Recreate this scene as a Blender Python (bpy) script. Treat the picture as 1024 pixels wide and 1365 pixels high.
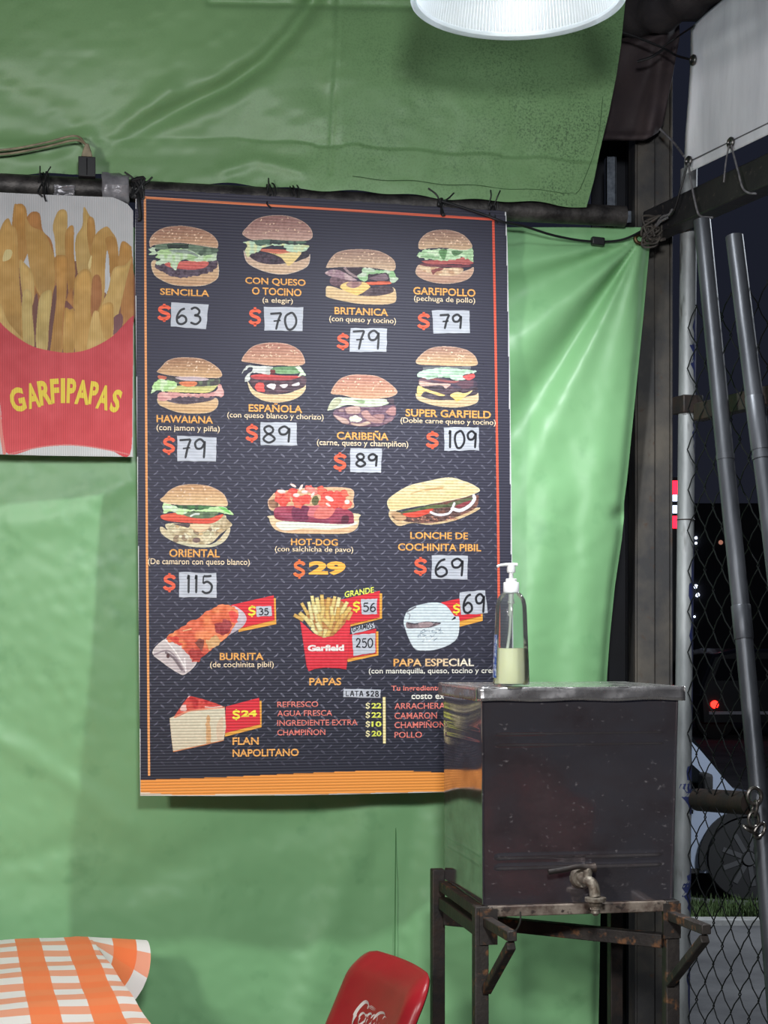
import bpy, math, random
import numpy as np
from mathutils import Vector, Matrix
for o in list(bpy.data.objects): bpy.data.objects.remove(o)
random.seed(7); RNG = np.random.default_rng(7)
SC = bpy.context.scene; COL = SC.collection
PI = math.pi

# ---------------------------------------------------------------- camera
F, CX, HY, H = 2100.0, 512.0, 853.0, 1.45       # focal length in px of a 1024x1365 frame, horizon row, eye height
cam = bpy.data.cameras.new('camera'); co = bpy.data.objects.new('camera', cam); COL.objects.link(co)
co.location = (0, 0, H); co.rotation_euler = (PI/2, 0, 0)
cam.sensor_fit = 'VERTICAL'; cam.sensor_height = 36.0; cam.sensor_width = 27.0
cam.lens = F/1365*36; cam.shift_y = (HY-682.5)/1365; cam.clip_end = 200
SC.camera = co

# ---------------------------------------------------------------- light, exposure
SC.view_settings.view_transform = 'Standard'; SC.view_settings.look = 'None'
SC.view_settings.gamma = 1.0; SC.view_settings.exposure = 0.18; SC.view_settings.use_curve_mapping = False
w = bpy.data.worlds.new('night'); SC.world = w; w.use_nodes = True
nt = w.node_tree; bg = nt.nodes['Background']
tc = nt.nodes.new('ShaderNodeTexCoord'); sp = nt.nodes.new('ShaderNodeSeparateXYZ'); rp = nt.nodes.new('ShaderNodeValToRGB')
nt.links.new(tc.outputs['Generated'], sp.inputs[0]); nt.links.new(sp.outputs['Z'], rp.inputs[0]); nt.links.new(rp.outputs[0], bg.inputs[0])
rp.color_ramp.elements[0].color = (0.010, 0.011, 0.017, 1); rp.color_ramp.elements[1].color = (0.007, 0.010, 0.022, 1)
bg.inputs[1].default_value = 1.0
def area(name, loc, aim, size, power, color):
    l = bpy.data.lights.new(name, 'AREA'); l.shape = 'DISK'; l.size = size; l.energy = power; l.color = color
    o = bpy.data.objects.new(name, l); COL.objects.link(o); o.location = loc
    o.rotation_euler = (Vector(aim)-Vector(loc)).to_track_quat('-Z', 'Y').to_euler()
    return o
area('stall_lamp_middle', (0.12, 0.2, 2.15), (-0.1, 3.8, 1.15), 0.25, 46, (0.95, 0.98, 1.0))
area('stall_lamp_left', (-1.4, 0.4, 2.0), (-0.4, 3.8, 0.95), 0.3, 36, (1.0, 0.98, 0.95))
LAMP_POWER, LAMP_DOWN = 1.9, 100
street = bpy.data.lights.new('street_lamp', 'AREA'); street.energy = 330; street.size = 0.8; street.color = (0.85, 0.92, 1.0)
so = bpy.data.objects.new('street_lamp', street); COL.objects.link(so); so.location = (4.2, 7.2, 4.2)
so.rotation_euler = (Vector((2.4, 10.0, 0.2))-Vector((4.2, 7.2, 4.2))).to_track_quat('-Z', 'Y').to_euler()

# ---------------------------------------------------------------- coordinates
def pt(px, py, Y): return Vector(((px-CX)/F*Y, Y, H-(py-HY)/F*Y))
AW = math.radians(10.4); D = Vector((math.cos(AW), math.sin(AW), 0)); N = Vector((-math.sin(AW), math.cos(AW), 0)); UP = Vector((0, 0, 1))
Y0 = 3.8                                          # the stall's long wall crosses the camera axis here
def wlY(px, off): t = (px-CX)/F; return (off+Y0*N.y)/(t*N.x+N.y)
def wl(px, py, off): return pt(px, py, wlY(px, off))
def wl_np(px, py, off):
    px = np.asarray(px, float); py = np.asarray(py, float)
    t = (px-CX)/F; Y = (off+Y0*N.y)/(t*N.x+N.y)
    return np.stack([t*Y, Y, H-(py-HY)/F*Y], -1)
SV = Vector((0.41, -1.0, 0)).normalized()         # the stall's open side runs this way, towards the viewer
SO = Vector((0.691, 4.0, 0))
SN = Vector((SV.y, -SV.x, 0))                     # points into the stall
def sd(px, py, off=0.0):                          # a pixel on the side plane
    t = (px-CX)/F; nrm = SN
    Y = (off+SO.dot(nrm))/(t*nrm.x+nrm.y); return pt(px, py, Y)

# ---------------------------------------------------------------- materials
def lin(c):
    c = np.asarray(c, float)/255.0
    return np.where(c <= 0.04045, c/12.92, ((c+0.055)/1.055)**2.4)
def L4(c): return tuple(float(v) for v in lin(c))+(1.0,)
def mat(name, c, rough=0.5, metal=0.0, c2=None, scale=8.0, lo=0.35, hi=0.65, detail=6, stretch=(1, 1, 1), bump=0.0, bscale=60.0, spec=0.5,
        rough2=None, c3=None, scale3=120.0, lo3=0.62, hi3=0.72, emis=None, estr=0.0, trans=0.0, ior=1.45, alpha=1.0, coat=0.0, mask3=None, metal2=None, metal3=None):
    m = bpy.data.materials.new(name); m.use_nodes = True; t = m.node_tree; n = t.nodes; k = t.links
    b = n['Principled BSDF']; b.inputs['Base Color'].default_value = L4(c); b.inputs['Roughness'].default_value = rough
    b.inputs['Metallic'].default_value = metal; b.inputs['Specular IOR Level'].default_value = spec; b.inputs['IOR'].default_value = ior
    b.inputs['Transmission Weight'].default_value = trans; b.inputs['Alpha'].default_value = alpha; b.inputs['Coat Weight'].default_value = coat
    if emis: b.inputs['Emission Color'].default_value = L4(emis); b.inputs['Emission Strength'].default_value = estr
    if c2 or bump or c3 or rough2 is not None:
        g = n.new('ShaderNodeNewGeometry'); mp = n.new('ShaderNodeMapping'); mp.inputs['Scale'].default_value = stretch
        k.new(g.outputs['Position'], mp.inputs[0])
        def noise(s, d):
            x = n.new('ShaderNodeTexNoise'); x.inputs['Scale'].default_value = s; x.inputs['Detail'].default_value = d; x.inputs['Roughness'].default_value = 0.6
            k.new(mp.outputs[0], x.inputs['Vector']); return x
        def ramp(src, a, z):
            r = n.new('ShaderNodeMapRange'); r.inputs[1].default_value = a; r.inputs[2].default_value = z; k.new(src, r.inputs[0]); return r.outputs[0]
        last = None
        if c2 or rough2 is not None:
            f = ramp(noise(scale, detail).outputs[0], lo, hi)
        if c2:
            mx = n.new('ShaderNodeMix'); mx.data_type = 'RGBA'; k.new(f, mx.inputs[0])
            mx.inputs[6].default_value = L4(c); mx.inputs[7].default_value = L4(c2); last = mx.outputs[2]
        if c3:
            f3 = ramp(noise(scale3, 3).outputs[0], lo3, hi3)
            if mask3:                               # wear gathers towards one end
                ax, a0, a1, fl = mask3; dt = n.new('ShaderNodeVectorMath'); dt.operation = 'DOT_PRODUCT'; dt.inputs[1].default_value = ax; k.new(g.outputs['Position'], dt.inputs[0])
                r = n.new('ShaderNodeMapRange'); r.inputs[1].default_value = a0; r.inputs[2].default_value = a1; r.inputs[3].default_value = fl; k.new(dt.outputs['Value'], r.inputs[0])
                big = ramp(noise(5.0, 3).outputs[0], .30, .62); q = n.new('ShaderNodeMath'); q.operation = 'MULTIPLY'; k.new(r.outputs[0], q.inputs[0]); k.new(big, q.inputs[1])
                q2 = n.new('ShaderNodeMath'); q2.operation = 'MULTIPLY'; k.new(q.outputs[0], q2.inputs[0]); k.new(f3, q2.inputs[1]); f3 = q2.outputs[0]
            mx = n.new('ShaderNodeMix'); mx.data_type = 'RGBA'; k.new(f3, mx.inputs[0])
            if last: k.new(last, mx.inputs[6])
            else: mx.inputs[6].default_value = L4(c)
            mx.inputs[7].default_value = L4(c3); last = mx.outputs[2]
        if last: k.new(last, b.inputs['Base Color'])
        if metal2 is not None:
            r = n.new('ShaderNodeMapRange'); k.new(f, r.inputs[0]); r.inputs[3].default_value = metal; r.inputs[4].default_value = metal2; src = r.outputs[0]
            if metal3 is not None:
                x = n.new('ShaderNodeMix'); k.new(f3, x.inputs[0]); k.new(src, x.inputs[2]); x.inputs[3].default_value = metal3; src = x.outputs[0]
            k.new(src, b.inputs['Metallic'])
        if rough2 is not None:
            r = n.new('ShaderNodeMapRange'); k.new(f, r.inputs[0]); r.inputs[3].default_value = rough; r.inputs[4].default_value = rough2; k.new(r.outputs[0], b.inputs['Roughness'])
        if bump:
            bp = n.new('ShaderNodeBump'); bp.inputs['Strength'].default_value = bump; bp.inputs['Distance'].default_value = 0.004
            k.new(noise(bscale, 4).outputs[0], bp.inputs['Height']); k.new(bp.outputs[0], b.inputs['Normal'])
    return m
def thin_mat(name, tint, diff=0.0, rough=0.05, ior=1.45):
    """A thin clear wall: most light goes straight through, the rest is mirrored or scattered."""
    m = bpy.data.materials.new(name); m.use_nodes = True; t = m.node_tree; n = t.nodes; k = t.links
    for x in list(n): n.remove(x)
    o = n.new('ShaderNodeOutputMaterial'); tr = n.new('ShaderNodeBsdfTransparent'); tr.inputs[0].default_value = L4(tint)
    gl = n.new('ShaderNodeBsdfGlossy'); gl.inputs['Roughness'].default_value = rough; fr = n.new('ShaderNodeFresnel'); fr.inputs[0].default_value = ior
    mx = n.new('ShaderNodeMixShader'); k.new(fr.outputs[0], mx.inputs[0]); k.new(tr.outputs[0], mx.inputs[1]); k.new(gl.outputs[0], mx.inputs[2]); last = mx
    if diff:
        d = n.new('ShaderNodeBsdfDiffuse'); d.inputs[0].default_value = L4((245, 247, 250)); tl = n.new('ShaderNodeBsdfTranslucent'); tl.inputs[0].default_value = L4((245, 247, 250))
        a = n.new('ShaderNodeMixShader'); a.inputs[0].default_value = .4; k.new(d.outputs[0], a.inputs[1]); k.new(tl.outputs[0], a.inputs[2])
        b = n.new('ShaderNodeMixShader'); b.inputs[0].default_value = diff; k.new(last.outputs[0], b.inputs[1]); k.new(a.outputs[0], b.inputs[2]); last = b
    k.new(last.outputs[0], o.inputs[0]); return m
def print_mat(name, axis, pitch, lo=0.80, hi=1.16, rough=0.55, spec=0.3):
    """Ink on fluted plastic sheet: the colours of the print are the mesh's colour attribute, the flutes run along the sheet."""
    m = bpy.data.materials.new(name); m.use_nodes = True; t = m.node_tree; n = t.nodes; k = t.links; b = n['Principled BSDF']
    a = n.new('ShaderNodeVertexColor'); a.layer_name = 'Col'
    g = n.new('ShaderNodeNewGeometry')
    d = n.new('ShaderNodeVectorMath'); d.operation = 'DOT_PRODUCT'; d.inputs[1].default_value = axis; k.new(g.outputs['Position'], d.inputs[0])
    mu = n.new('ShaderNodeMath'); mu.operation = 'MULTIPLY'; mu.inputs[1].default_value = 2*PI/pitch; k.new(d.outputs['Value'], mu.inputs[0])
    s = n.new('ShaderNodeMath'); s.operation = 'SINE'; k.new(mu.outputs[0], s.inputs[0])
    r = n.new('ShaderNodeMapRange'); r.inputs[1].default_value = -1; r.inputs[3].default_value = lo; r.inputs[4].default_value = hi; k.new(s.outputs[0], r.inputs[0])
    v = n.new('ShaderNodeVectorMath'); v.operation = 'SCALE'; k.new(a.outputs[0], v.inputs[0]); k.new(r.outputs[0], v.inputs['Scale']); k.new(v.outputs[0], b.inputs['Base Color'])
    bp = n.new('ShaderNodeBump'); bp.inputs['Strength'].default_value = 0.25; bp.inputs['Distance'].default_value = 0.001
    k.new(s.outputs[0], bp.inputs['Height']); k.new(bp.outputs[0], b.inputs['Normal'])
    b.inputs['Roughness'].default_value = rough; b.inputs['Specular IOR Level'].default_value = spec
    return m

# ---------------------------------------------------------------- mesh building
def tagged(o, label=None, cat=None, group=None, kind=None):
    if label: o['label'] = label
    if cat: o['category'] = cat
    if group: o['group'] = group
    if kind: o['kind'] = kind
    return o
def thing(name, loc, label, cat, group=None):
    o = bpy.data.objects.new(name, None); o.empty_display_size = 0.05; COL.objects.link(o); o.location = loc
    return tagged(o, label, cat, group)
def wloc(o):
    v = Vector((0, 0, 0))
    while o: v = v+o.location; o = o.parent
    return v
class MB:
    def __init__(s): s.v = []; s.f = []; s.c = []
    def add(s, vs, fs, col=None):
        n = len(s.v); s.v += [Vector(v) for v in vs]; s.f += [tuple(i+n for i in f) for f in fs]
        if col is not None: s.c += [tuple(lin(col))]*len(vs)
        return s
    def box(s, o, a, b, c):                        # corner and three edge vectors
        o, a, b, c = map(Vector, (o, a, b, c))
        return s.add([o, o+a, o+a+b, o+b, o+c, o+a+c, o+a+b+c, o+b+c],
                     [(0, 3, 2, 1), (4, 5, 6, 7), (0, 1, 5, 4), (1, 2, 6, 5), (2, 3, 7, 6), (3, 0, 4, 7)])
    def cbox(s, c, a, b, d):                       # centre and three half vectors
        c, a, b, d = map(Vector, (c, a, b, d)); return s.box(c-a-b-d, 2*a, 2*b, 2*d)
    def bar(s, p, q, wd, ht, up=UP):               # rectangular bar between two points
        p, q = Vector(p), Vector(q); d = (q-p).normalized(); r = d.cross(Vector(up)).normalized(); u = r.cross(d).normalized()
        return s.box(p-r*wd/2-u*ht/2, r*wd, u*ht, q-p)
    def tube(s, pts, r, n=8, closed=False, cap=True):
        pts = [Vector(p) for p in pts]; m = len(pts); rs = r if isinstance(r, (list, tuple)) else [r]*m
        base = len(s.v); up = None
        for i, p in enumerate(pts):
            a = pts[(i-1) % m] if (closed or i > 0) else p; b = pts[(i+1) % m] if (closed or i < m-1) else p
            d = (b-a).normalized()
            if up is None: up = d.orthogonal().normalized()
            up = (up-d*up.dot(d)); up = up.normalized() if up.length > 1e-6 else d.orthogonal().normalized()
            sd_ = d.cross(up)
            for j in range(n):
                an = 2*PI*j/n; s.v.append(p+(up*math.cos(an)+sd_*math.sin(an))*rs[i])
        for i in range(m if closed else m-1):
            for j in range(n):
                a0 = base+i*n+j; a1 = base+i*n+(j+1) % n; i2 = (i+1) % m
                s.f.append((a0, a1, base+i2*n+(j+1) % n, base+i2*n+j))
        if cap and not closed:
            s.f.append(tuple(base+j for j in reversed(range(n)))); s.f.append(tuple(base+(m-1)*n+j for j in range(n)))
        return s
    def lathe(s, prof, o, n=32, R=None, fn=None):  # profile of (radius, height) turned about the z axis through o
        o = Vector(o); base = len(s.v); m = len(prof)
        for i, (r, z) in enumerate(prof):
            for j in range(n):
                an = 2*PI*j/n; rr = fn(r, z, an) if fn else r
                p = Vector((rr*math.cos(an), rr*math.sin(an), z)); s.v.append(o+(R @ p if R else p))
        for i in range(m-1):
            for j in range(n):
                s.f.append((base+i*n+j, base+i*n+(j+1) % n, base+(i+1)*n+(j+1) % n, base+(i+1)*n+j))
        return s
    def capped(s, prof, o, n=32, R=None, fn=None):
        base = len(s.v); s.lathe(prof, o, n, R, fn); m = len(prof)
        s.f.append(tuple(base+j for j in reversed(range(n)))); s.f.append(tuple(base+(m-1)*n+j for j in range(n))); return s
    def prism(s, poly, ext):                       # a planar outline given depth
        poly = [Vector(p) for p in poly]; n = len(poly); ext = Vector(ext)
        return s.add(poly+[p+ext for p in poly], [tuple(reversed(range(n))), tuple(range(n, 2*n))]+[(i, (i+1) % n, n+(i+1) % n, n+i) for i in range(n)])
    def grid(s, P):                                # P[i][j] points
        n = len(P); m = len(P[0])
        return s.add([p for row in P for p in row], [(i*m+j, i*m+j+1, (i+1)*m+j+1, (i+1)*m+j) for i in range(n-1) for j in range(m-1)])
    def build(s, name, m, parent=None, label=None, smooth=True, angle=40, bevel=0.0, solid=0.0, sub=0):
        me = bpy.data.meshes.new(name); off = wloc(parent)
        o = bpy.data.objects.new(name, me)
        if parent is None:
            a = np.array([tuple(v) for v in s.v]); off = Vector(((a[:, 0].min()+a[:, 0].max())/2, (a[:, 1].min()+a[:, 1].max())/2, a[:, 2].min())); o.location = off
        me.from_pydata([tuple(v-off) for v in s.v], [], s.f); me.materials.append(m)
        if s.c:
            at = me.color_attributes.new('Col', 'FLOAT_COLOR', 'POINT'); a = np.ones((len(s.v), 4), np.float32); a[:, :3] = np.array(s.c); at.data.foreach_set('color', a.ravel())
        if smooth:
            me.polygons.foreach_set('use_smooth', [True]*len(me.polygons)); me.set_sharp_from_angle(angle=math.radians(angle))
        me.update(); COL.objects.link(o)
        if parent: o.parent = parent
        if label: o['label'] = label
        if solid: x = o.modifiers.new('solid', 'SOLIDIFY'); x.thickness = solid; x.offset = 0
        if bevel: x = o.modifiers.new('bevel', 'BEVEL'); x.width = bevel; x.segments = 2; x.limit_method = 'ANGLE'
        if sub: x = o.modifiers.new('sub', 'SUBSURF'); x.levels = sub; x.render_levels = sub
        return o
def smoothline(pts, k=8):                          # Catmull-Rom through 2-D or 3-D points
    P = [np.array(p, float) for p in pts]; P = [2*P[0]-P[1]]+P+[2*P[-1]-P[-2]]; out = []
    for i in range(1, len(P)-2):
        for t in np.linspace(0, 1, k, endpoint=False):
            a, b, c, d = P[i-1:i+3]; out.append(0.5*((2*b)+(c-a)*t+(2*a-5*b+4*c-d)*t*t+(3*b-a-3*c+d)*t**3))
    out.append(P[-2]); return out
def smoothloop(pts, k=6):
    P = [np.array(p, float) for p in pts]; n = len(P); out = []
    for i in range(n):
        a, b, c, d = P[i-1], P[i], P[(i+1) % n], P[(i+2) % n]
        for t in np.linspace(0, 1, k, endpoint=False): out.append(0.5*((2*b)+(c-a)*t+(2*a-5*b+4*c-d)*t*t+(3*b-a-3*c+d)*t**3))
    return np.array(out)
def vnoise(x, y, seed=0):                          # smooth value noise on arrays
    g = np.random.default_rng(seed).random((64, 64)); xi = np.floor(x).astype(int); yi = np.floor(y).astype(int); fx = x-xi; fy = y-yi
    fx = fx*fx*(3-2*fx); fy = fy*fy*(3-2*fy); G = lambda a, b: g[a % 64, b % 64]
    return (G(xi, yi)*(1-fx)+G(xi+1, yi)*fx)*(1-fy)+(G(xi, yi+1)*(1-fx)+G(xi+1, yi+1)*fx)*fy
def seg_dist(px, py, pts):
    d = np.full(np.shape(px), 1e9)
    for (x0, y0), (x1, y1) in zip(pts[:-1], pts[1:]):
        vx, vy = x1-x0, y1-y0; t = np.clip(((px-x0)*vx+(py-y0)*vy)/(vx*vx+vy*vy+1e-9), 0, 1)
        d = np.minimum(d, np.hypot(px-x0-t*vx, py-y0-t*vy))
    return d
# ================================================================ the setting
M_floor = mat('worn_concrete', (92, 90, 86), 0.8, c2=(70, 68, 66), scale=3, bump=0.3)
b = MB().box((-3.2, -1.6, -0.2), (7.2, 0, 0), (0, 6.1, 0), (0, 0, 0.2)); tagged(b.build('floor', M_floor, smooth=False), kind='structure')
M_road = mat('grey_pavement', (86, 86, 87), 0.9, c2=(62, 62, 64), scale=2.2, bump=0.3)
b = MB().box((-14, 4.5, -0.35), (50, 0, 0), (0, 60, 0), (0, 0, 0.15)); tagged(b.build('street_pavement', M_road, smooth=False), kind='structure')
M_kerb = mat('kerb_concrete', (150, 150, 148), 0.9, c2=(110, 110, 108), scale=5)
b = MB().box((-2, 9.1, -0.2), (12, 0, 0), (0, 0.12, 0), (0, 0, 0.03)); tagged(b.build('kerb', M_kerb, smooth=False), kind='structure')
M_dark = mat('dark_shutter', (26, 28, 38), 0.55, 0.3, c2=(18, 18, 24), scale=3)
b = MB()
for i in range(9):                                # ribbed shutter behind the stall's corner
    x = pt(770, 0, 4.75).x+i*0.024
    b.box((x, 4.42+(0.012 if i % 2 else 0), -0.0), (0.024, 0, 0), (0, 0.02, 0), (0, 0, 3.6))
tagged(b.build('wall_back', M_dark, smooth=False), kind='structure')
M_far = mat('dim_facade', (46, 44, 46), 0.9, c2=(30, 30, 34), scale=0.8)
b = MB().box((2.0, 34, -0.2), (16, 0, 0), (0, 4, 0), (0, 0, 4.6)); tagged(b.build('wall_far', M_far, smooth=False), kind='structure')

# ================================================================ green tarps
def tarp_mat(name, c, c2, dirt, edge_px=None, dirt_amt=0.5, rough=0.42):
    m = mat(name, c, rough, c2=c2, scale=2.2, lo=0.3, hi=0.75, c3=dirt, scale3=70, lo3=0.60, hi3=0.80, bump=0.12, bscale=9, spec=0.45)
    return m
M_tarpA = mat('green_vinyl_tarp', (132, 182, 130), .40, c2=(124, 173, 122), scale=1.6, lo=.3, hi=.75, c3=(106, 156, 108), scale3=9, lo3=.60, hi3=.85, stretch=(1, 1, 1), bump=.06, bscale=9, spec=.45)
M_tarpB = mat('dirty_green_vinyl_tarp', (118, 154, 106), .44, c2=(105, 139, 94), scale=2.2, lo=.3, hi=.75, c3=(42, 62, 42), scale3=210, lo3=.46, hi3=.74, mask3=((.95, .17, -.30), -.55, .32, .10), bump=.10, bscale=9, spec=.45)
LT_EDGE = [(300, 868), (330, 866), (420, 858), (520, 848), (600, 840), (640, 836), (670, 832), (690, 832), (720, 829), (780, 820), (850, 813), (920, 808), (1100, 803), (1365, 798), (1700, 792)]
def edge_at(tab, y): return np.interp(y, [a for a, _ in tab], [c for _, c in tab])
def lower_tarp():
    nu, nv = 340, 300
    V = np.linspace(0, 1, nv)[:, None]; U = np.linspace(0, 1, nu)[None, :]
    py = 303+V*(1648-303)+0*U
    py = py+np.where(U > 0, 0, 0)
    ex = edge_at(LT_EDGE, py); px = -90+U*(ex+90)
    off = 0.040+0.11*np.clip((py-560)/620, 0, 1)*np.clip((760-px)/260, 0.25, 1)
    gx, gy = 856, 316
    r = np.hypot(px-gx, py-gy); ph = np.degrees(np.arctan2(py-gy, gx-px))
    fade = np.clip(r/60, 0, 1)*np.exp(-np.clip(r-330, 0, None)/170)*np.clip((px-560)/90, 0, 1)
    for p0, wd, am in ((13, 6, -.018), (24, 8, .012), (41, 9, -.024), (56, 6, .028), (64, 5, -.010), (78, 7, -.010)):
        off += am*fade*np.exp(-((ph-p0)/wd)**2)
    # loose right hem, a pucker where it is tied halfway down
    off += 0.02*np.exp(-((ex-px)/7)**2)
    rp = np.hypot(px-824, (py-688)*0.8); off += 0.018*np.exp(-(rp/9)**2)-0.006*np.exp(-(rp/22)**2)
    # broad waves and slanting creases
    off += 0.012*np.sin(px/95+py/310)+0.010*np.sin(px/47-py/150+1.0)*np.clip((py-600)/500, 0, 1)
    for pts, wd, am in (([(500, 1080), (455, 1180), (420, 1300), (395, 1400)], 26, -.016), ([(560, 1075), (545, 1180), (520, 1330)], 20, .010),
                        ([(-10, 980), (90, 1040), (170, 1100)], 14, -.005), ([(20, 700), (90, 690), (170, 640)], 20, -.006), ([(180, 1180), (300, 1120), (430, 1090)], 26, .008),
                        ([(0, 1150), (120, 1120), (250, 1160)], 16, .004), ([(700, 900), (715, 780), (740, 660)], 26, -.012), ([(770, 920), (785, 760), (800, 620)], 22, -.010)):
        off += am*np.exp(-(seg_dist(px, py, pts)/wd)**2)
    off += 0.0022*(vnoise(px/16+py/40, py/15-px/30, 3)-0.5)
    P = wl_np(px, py, off)
    b = MB(); b.grid([[Vector(p) for p in row] for row in P])
    return b
lt = thing('green_tarp', wl(430, 1650, 0.05), 'lower green vinyl tarp hanging to the ground behind the menu board', 'tarp')
lower_tarp().build('sheet', M_tarpA, lt, angle=180)
M_seam = mat('seam_thread', (66, 120, 66), 0.6)
b = MB()
for x0, x1, y0, y1 in ((528, 524, 1062, 1640),):
    b.tube([wl(x0+(x1-x0)*t, y0+(y1-y0)*t, 0.12) for t in np.linspace(0, 1, 20)], 0.0012, 5)
b.build('seam', M_seam, lt)
M_brass = mat('tarnished_brass', (96, 76, 48), 0.45, 0.8, c2=(50, 42, 34), scale=40)
def ring(b, c, nrm, R, r, n=20):
    nrm = Vector(nrm).normalized(); a = nrm.orthogonal().normalized(); q = nrm.cross(a)
    return b.tube([Vector(c)+(a*math.cos(2*PI*i/n)+q*math.sin(2*PI*i/n))*R for i in range(n)], r, 8, closed=True)
b = MB(); ring(b, wl(853, 318, 0.02), N, 0.012, 0.005); b.build('grommet', M_brass, lt)

UT_EDGE = [(-90, 838), (0, 834), (60, 828), (100, 822), (150, 812), (200, 800), (240, 792), (262, 786), (276, 782)]
def upper_tarp():
    nu, nv = 340, 150
    V = np.linspace(0, 1, nv)[:, None]; U = np.linspace(0, 1, nu)[None, :]
    px0 = -90+U*(782+90)
    hem = np.interp(px0, [-90, 0, 60, 110, 160, 200, 300, 420, 480, 600, 700, 782], [226, 230, 232, 232, 236, 242, 246, 252, 256, 264, 270, 276])
    hem = hem+1.6*np.sin(px0/13)+1.2*np.sin(px0/31+1)
    py = -90+V*(hem+90)
    px = px0+(edge_at(UT_EDGE, py)-782)*np.clip(U, 0, 1)**3
    off = np.interp(px0, [-90, 150, 330, 450, 782], [0.034, 0.034, 0.0, -0.036, -0.036])+0*py
    off = off*np.clip((py+40)/240, 0.15, 1)
    off += -0.05*np.sin(np.clip((py+90)/340, 0, 1)*PI)+0.03
    off = np.where(py > hem-60, np.minimum(off, np.interp(px0, [-90, 150, 330, 450, 782], [0.034, 0.034, 0.0, -0.036, -0.036])+0*py), off)
    fold = [(430, -30), (412, 10), (385, 46), (350, 84), (302, 116), (250, 140), (205, 162), (150, 190)]
    d = seg_dist(px, py, fold); taper = np.clip((px-120)/190, 0.12, 1)
    off += 0.030*taper*np.exp(-(d/13)**2)-0.010*taper*np.exp(-(d/34)**2)
    for pts, wd, am in (([(0, 196), (60, 200), (118, 184)], 14, -.014), ([(118, 205), (180, 160), (225, 120)], 16, -.010), ([(0, 120), (70, 150), (120, 190)], 26, .010),
                        ([(300, 226), (345, 213), (400, 228)], 9, -.006), ([(452, -20), (449, 60), (440, 230)], 3, .003), ([(280, 3), (512, 8), (600, 10)], 5, .008),
                        ([(440, 0), (447, 60), (440, 110)], 12, -.006)):
        off += am*np.exp(-(seg_dist(px, py, pts)/wd)**2)
    off += 0.010*np.sin(px/70+0.6)*np.clip((py+90)/300, 0, 1)*np.clip((px-350)/100, 0, 1)*0.4
    off += 0.0025*(vnoise(px/18+py/50, py/13, 5)-0.5)+0.004*(vnoise(px/60, py/40, 8)-0.5)
    P = wl_np(px, py, off)
    return MB().grid([[Vector(p) for p in row] for row in P])
ut = thing('green_tarp', wl(400, 260, 0.0), 'upper dirty green tarp with a long slanting crease, above the pole', 'tarp')
upper_tarp().build('sheet', M_tarpB, ut, angle=180)
b = MB()
b.tube([wl(x, y, -0.0405) for x, y in smoothline([(812-8, 128), (796, 190), (776, 246), (768, 258)], 6)], 0.0008, 5)
b.tube([wl(x, y+1.3*math.sin(x/13), -0.040) for x, y in [(470+i*10, 236+i*0.72) for i in range(30)]], 0.0007, 5)
b.build('hem_stitch', mat('dark_thread', (66, 98, 60), 0.7), ut)

# ================================================================ pole the signs hang on
M_pole = mat('grimy_steel_pipe', (84, 80, 78), 0.5, 0.5, c2=(40, 38, 38), scale=22, lo=0.3, hi=0.6, bump=0.4, bscale=90)
def pole_c(px): return wl(px, 246+px*0.051, 0.0)
b = MB().tube([pole_c(-95), pole_c(300), pole_c(640), pole_c(833)], 0.0255, 20)
ph_ = b.build('horizontal_pole', M_pole); tagged(ph_, 'grimy horizontal steel pole the two signs hang from', 'pole')
M_black = mat('black_plastic', (24, 24, 27), 0.45)
M_wire = mat('black_wire', (20, 20, 22), 0.5)
def tie(px, label, dangle=0, front=-0.052, R=0.031):
    c = pole_c(px); b = MB()
    for k in range(3):
        ang = 0.25*(k-1); pts = []
        for i in range(22):
            a = 2*PI*i/22; pts.append(c+D*(0.006*(k-1)+0.004*math.sin(a*2+k))+(N*math.cos(a)+UP*math.sin(a))*(R+0.002*k))
        b.tube(pts, 0.0018, 6, closed=True)
    for k in range(dangle):
        p0 = c-N*(R+0.003)+D*0.004*(k-dangle/2)
        pts = [p0, p0-UP*0.012-N*0.006+D*0.006*(k-1), p0-UP*(0.026+0.008*k)-N*0.012+D*0.010*(k-1), p0-UP*(0.036+0.010*k)-N*0.014+D*0.004*k]
        b.tube(smoothline(pts, 4), 0.0020, 6)
        b.tube(smoothline([p0+D*0.01*(k-1), p0+UP*0.02-N*0.01+D*0.012*(k-.5), p0+UP*0.036-N*0.006+D*0.02*(k-.3)], 4), 0.0016, 6)
    return tagged(b.build('wire_tie', M_wire), label, 'wire', 'wire ties on the pole')
tie(60, 'black wire tie knotted on the pole above the fries sign', 2, R=0.030)
tie(360, 'black wire tie over the two-word cheese burger on the menu board top', 1)
tie(391, 'second wire tie from the left along the middle of the menu board top', 0)
tie(654, 'thin wire tie at the upper right corner of the menu board', 2)
def knot(px, label, n=5, s=1.0):
    c = pole_c(px)-N*0.034; b = MB(); rr = random.Random(int(px))
    for k in range(n):
        pts = [c+D*(rr.uniform(-.014, .014)*s)+UP*(rr.uniform(-.026, .018)*s)-N*rr.uniform(0, .014) for _ in range(6)]
        b.tube(smoothline(pts, 5), 0.0035, 6)
    b.tube(smoothline([c, c-N*0.016-UP*0.030+D*.002, c-N*0.018-UP*0.062*s+D*.006, c-N*0.017-UP*0.066*s+D*.000], 5), 0.0045, 6)
    b.tube(smoothline([c, c+UP*0.012+D*0.02, c+UP*0.026+D*0.034], 4), 0.0022, 6)
    b.tube(smoothline([c, c+UP*0.020-D*0.01, c+UP*0.034-D*0.030], 4), 0.0022, 6)
    return tagged(b.build('cord_knot', M_wire), label, 'knot')
knot(183, 'bulky black cord knot between the fries sign and the menu board', 8, 1.2)
knot(583, 'small black cord knot on the pole above the menu board right half', 5, 0.5)

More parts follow.
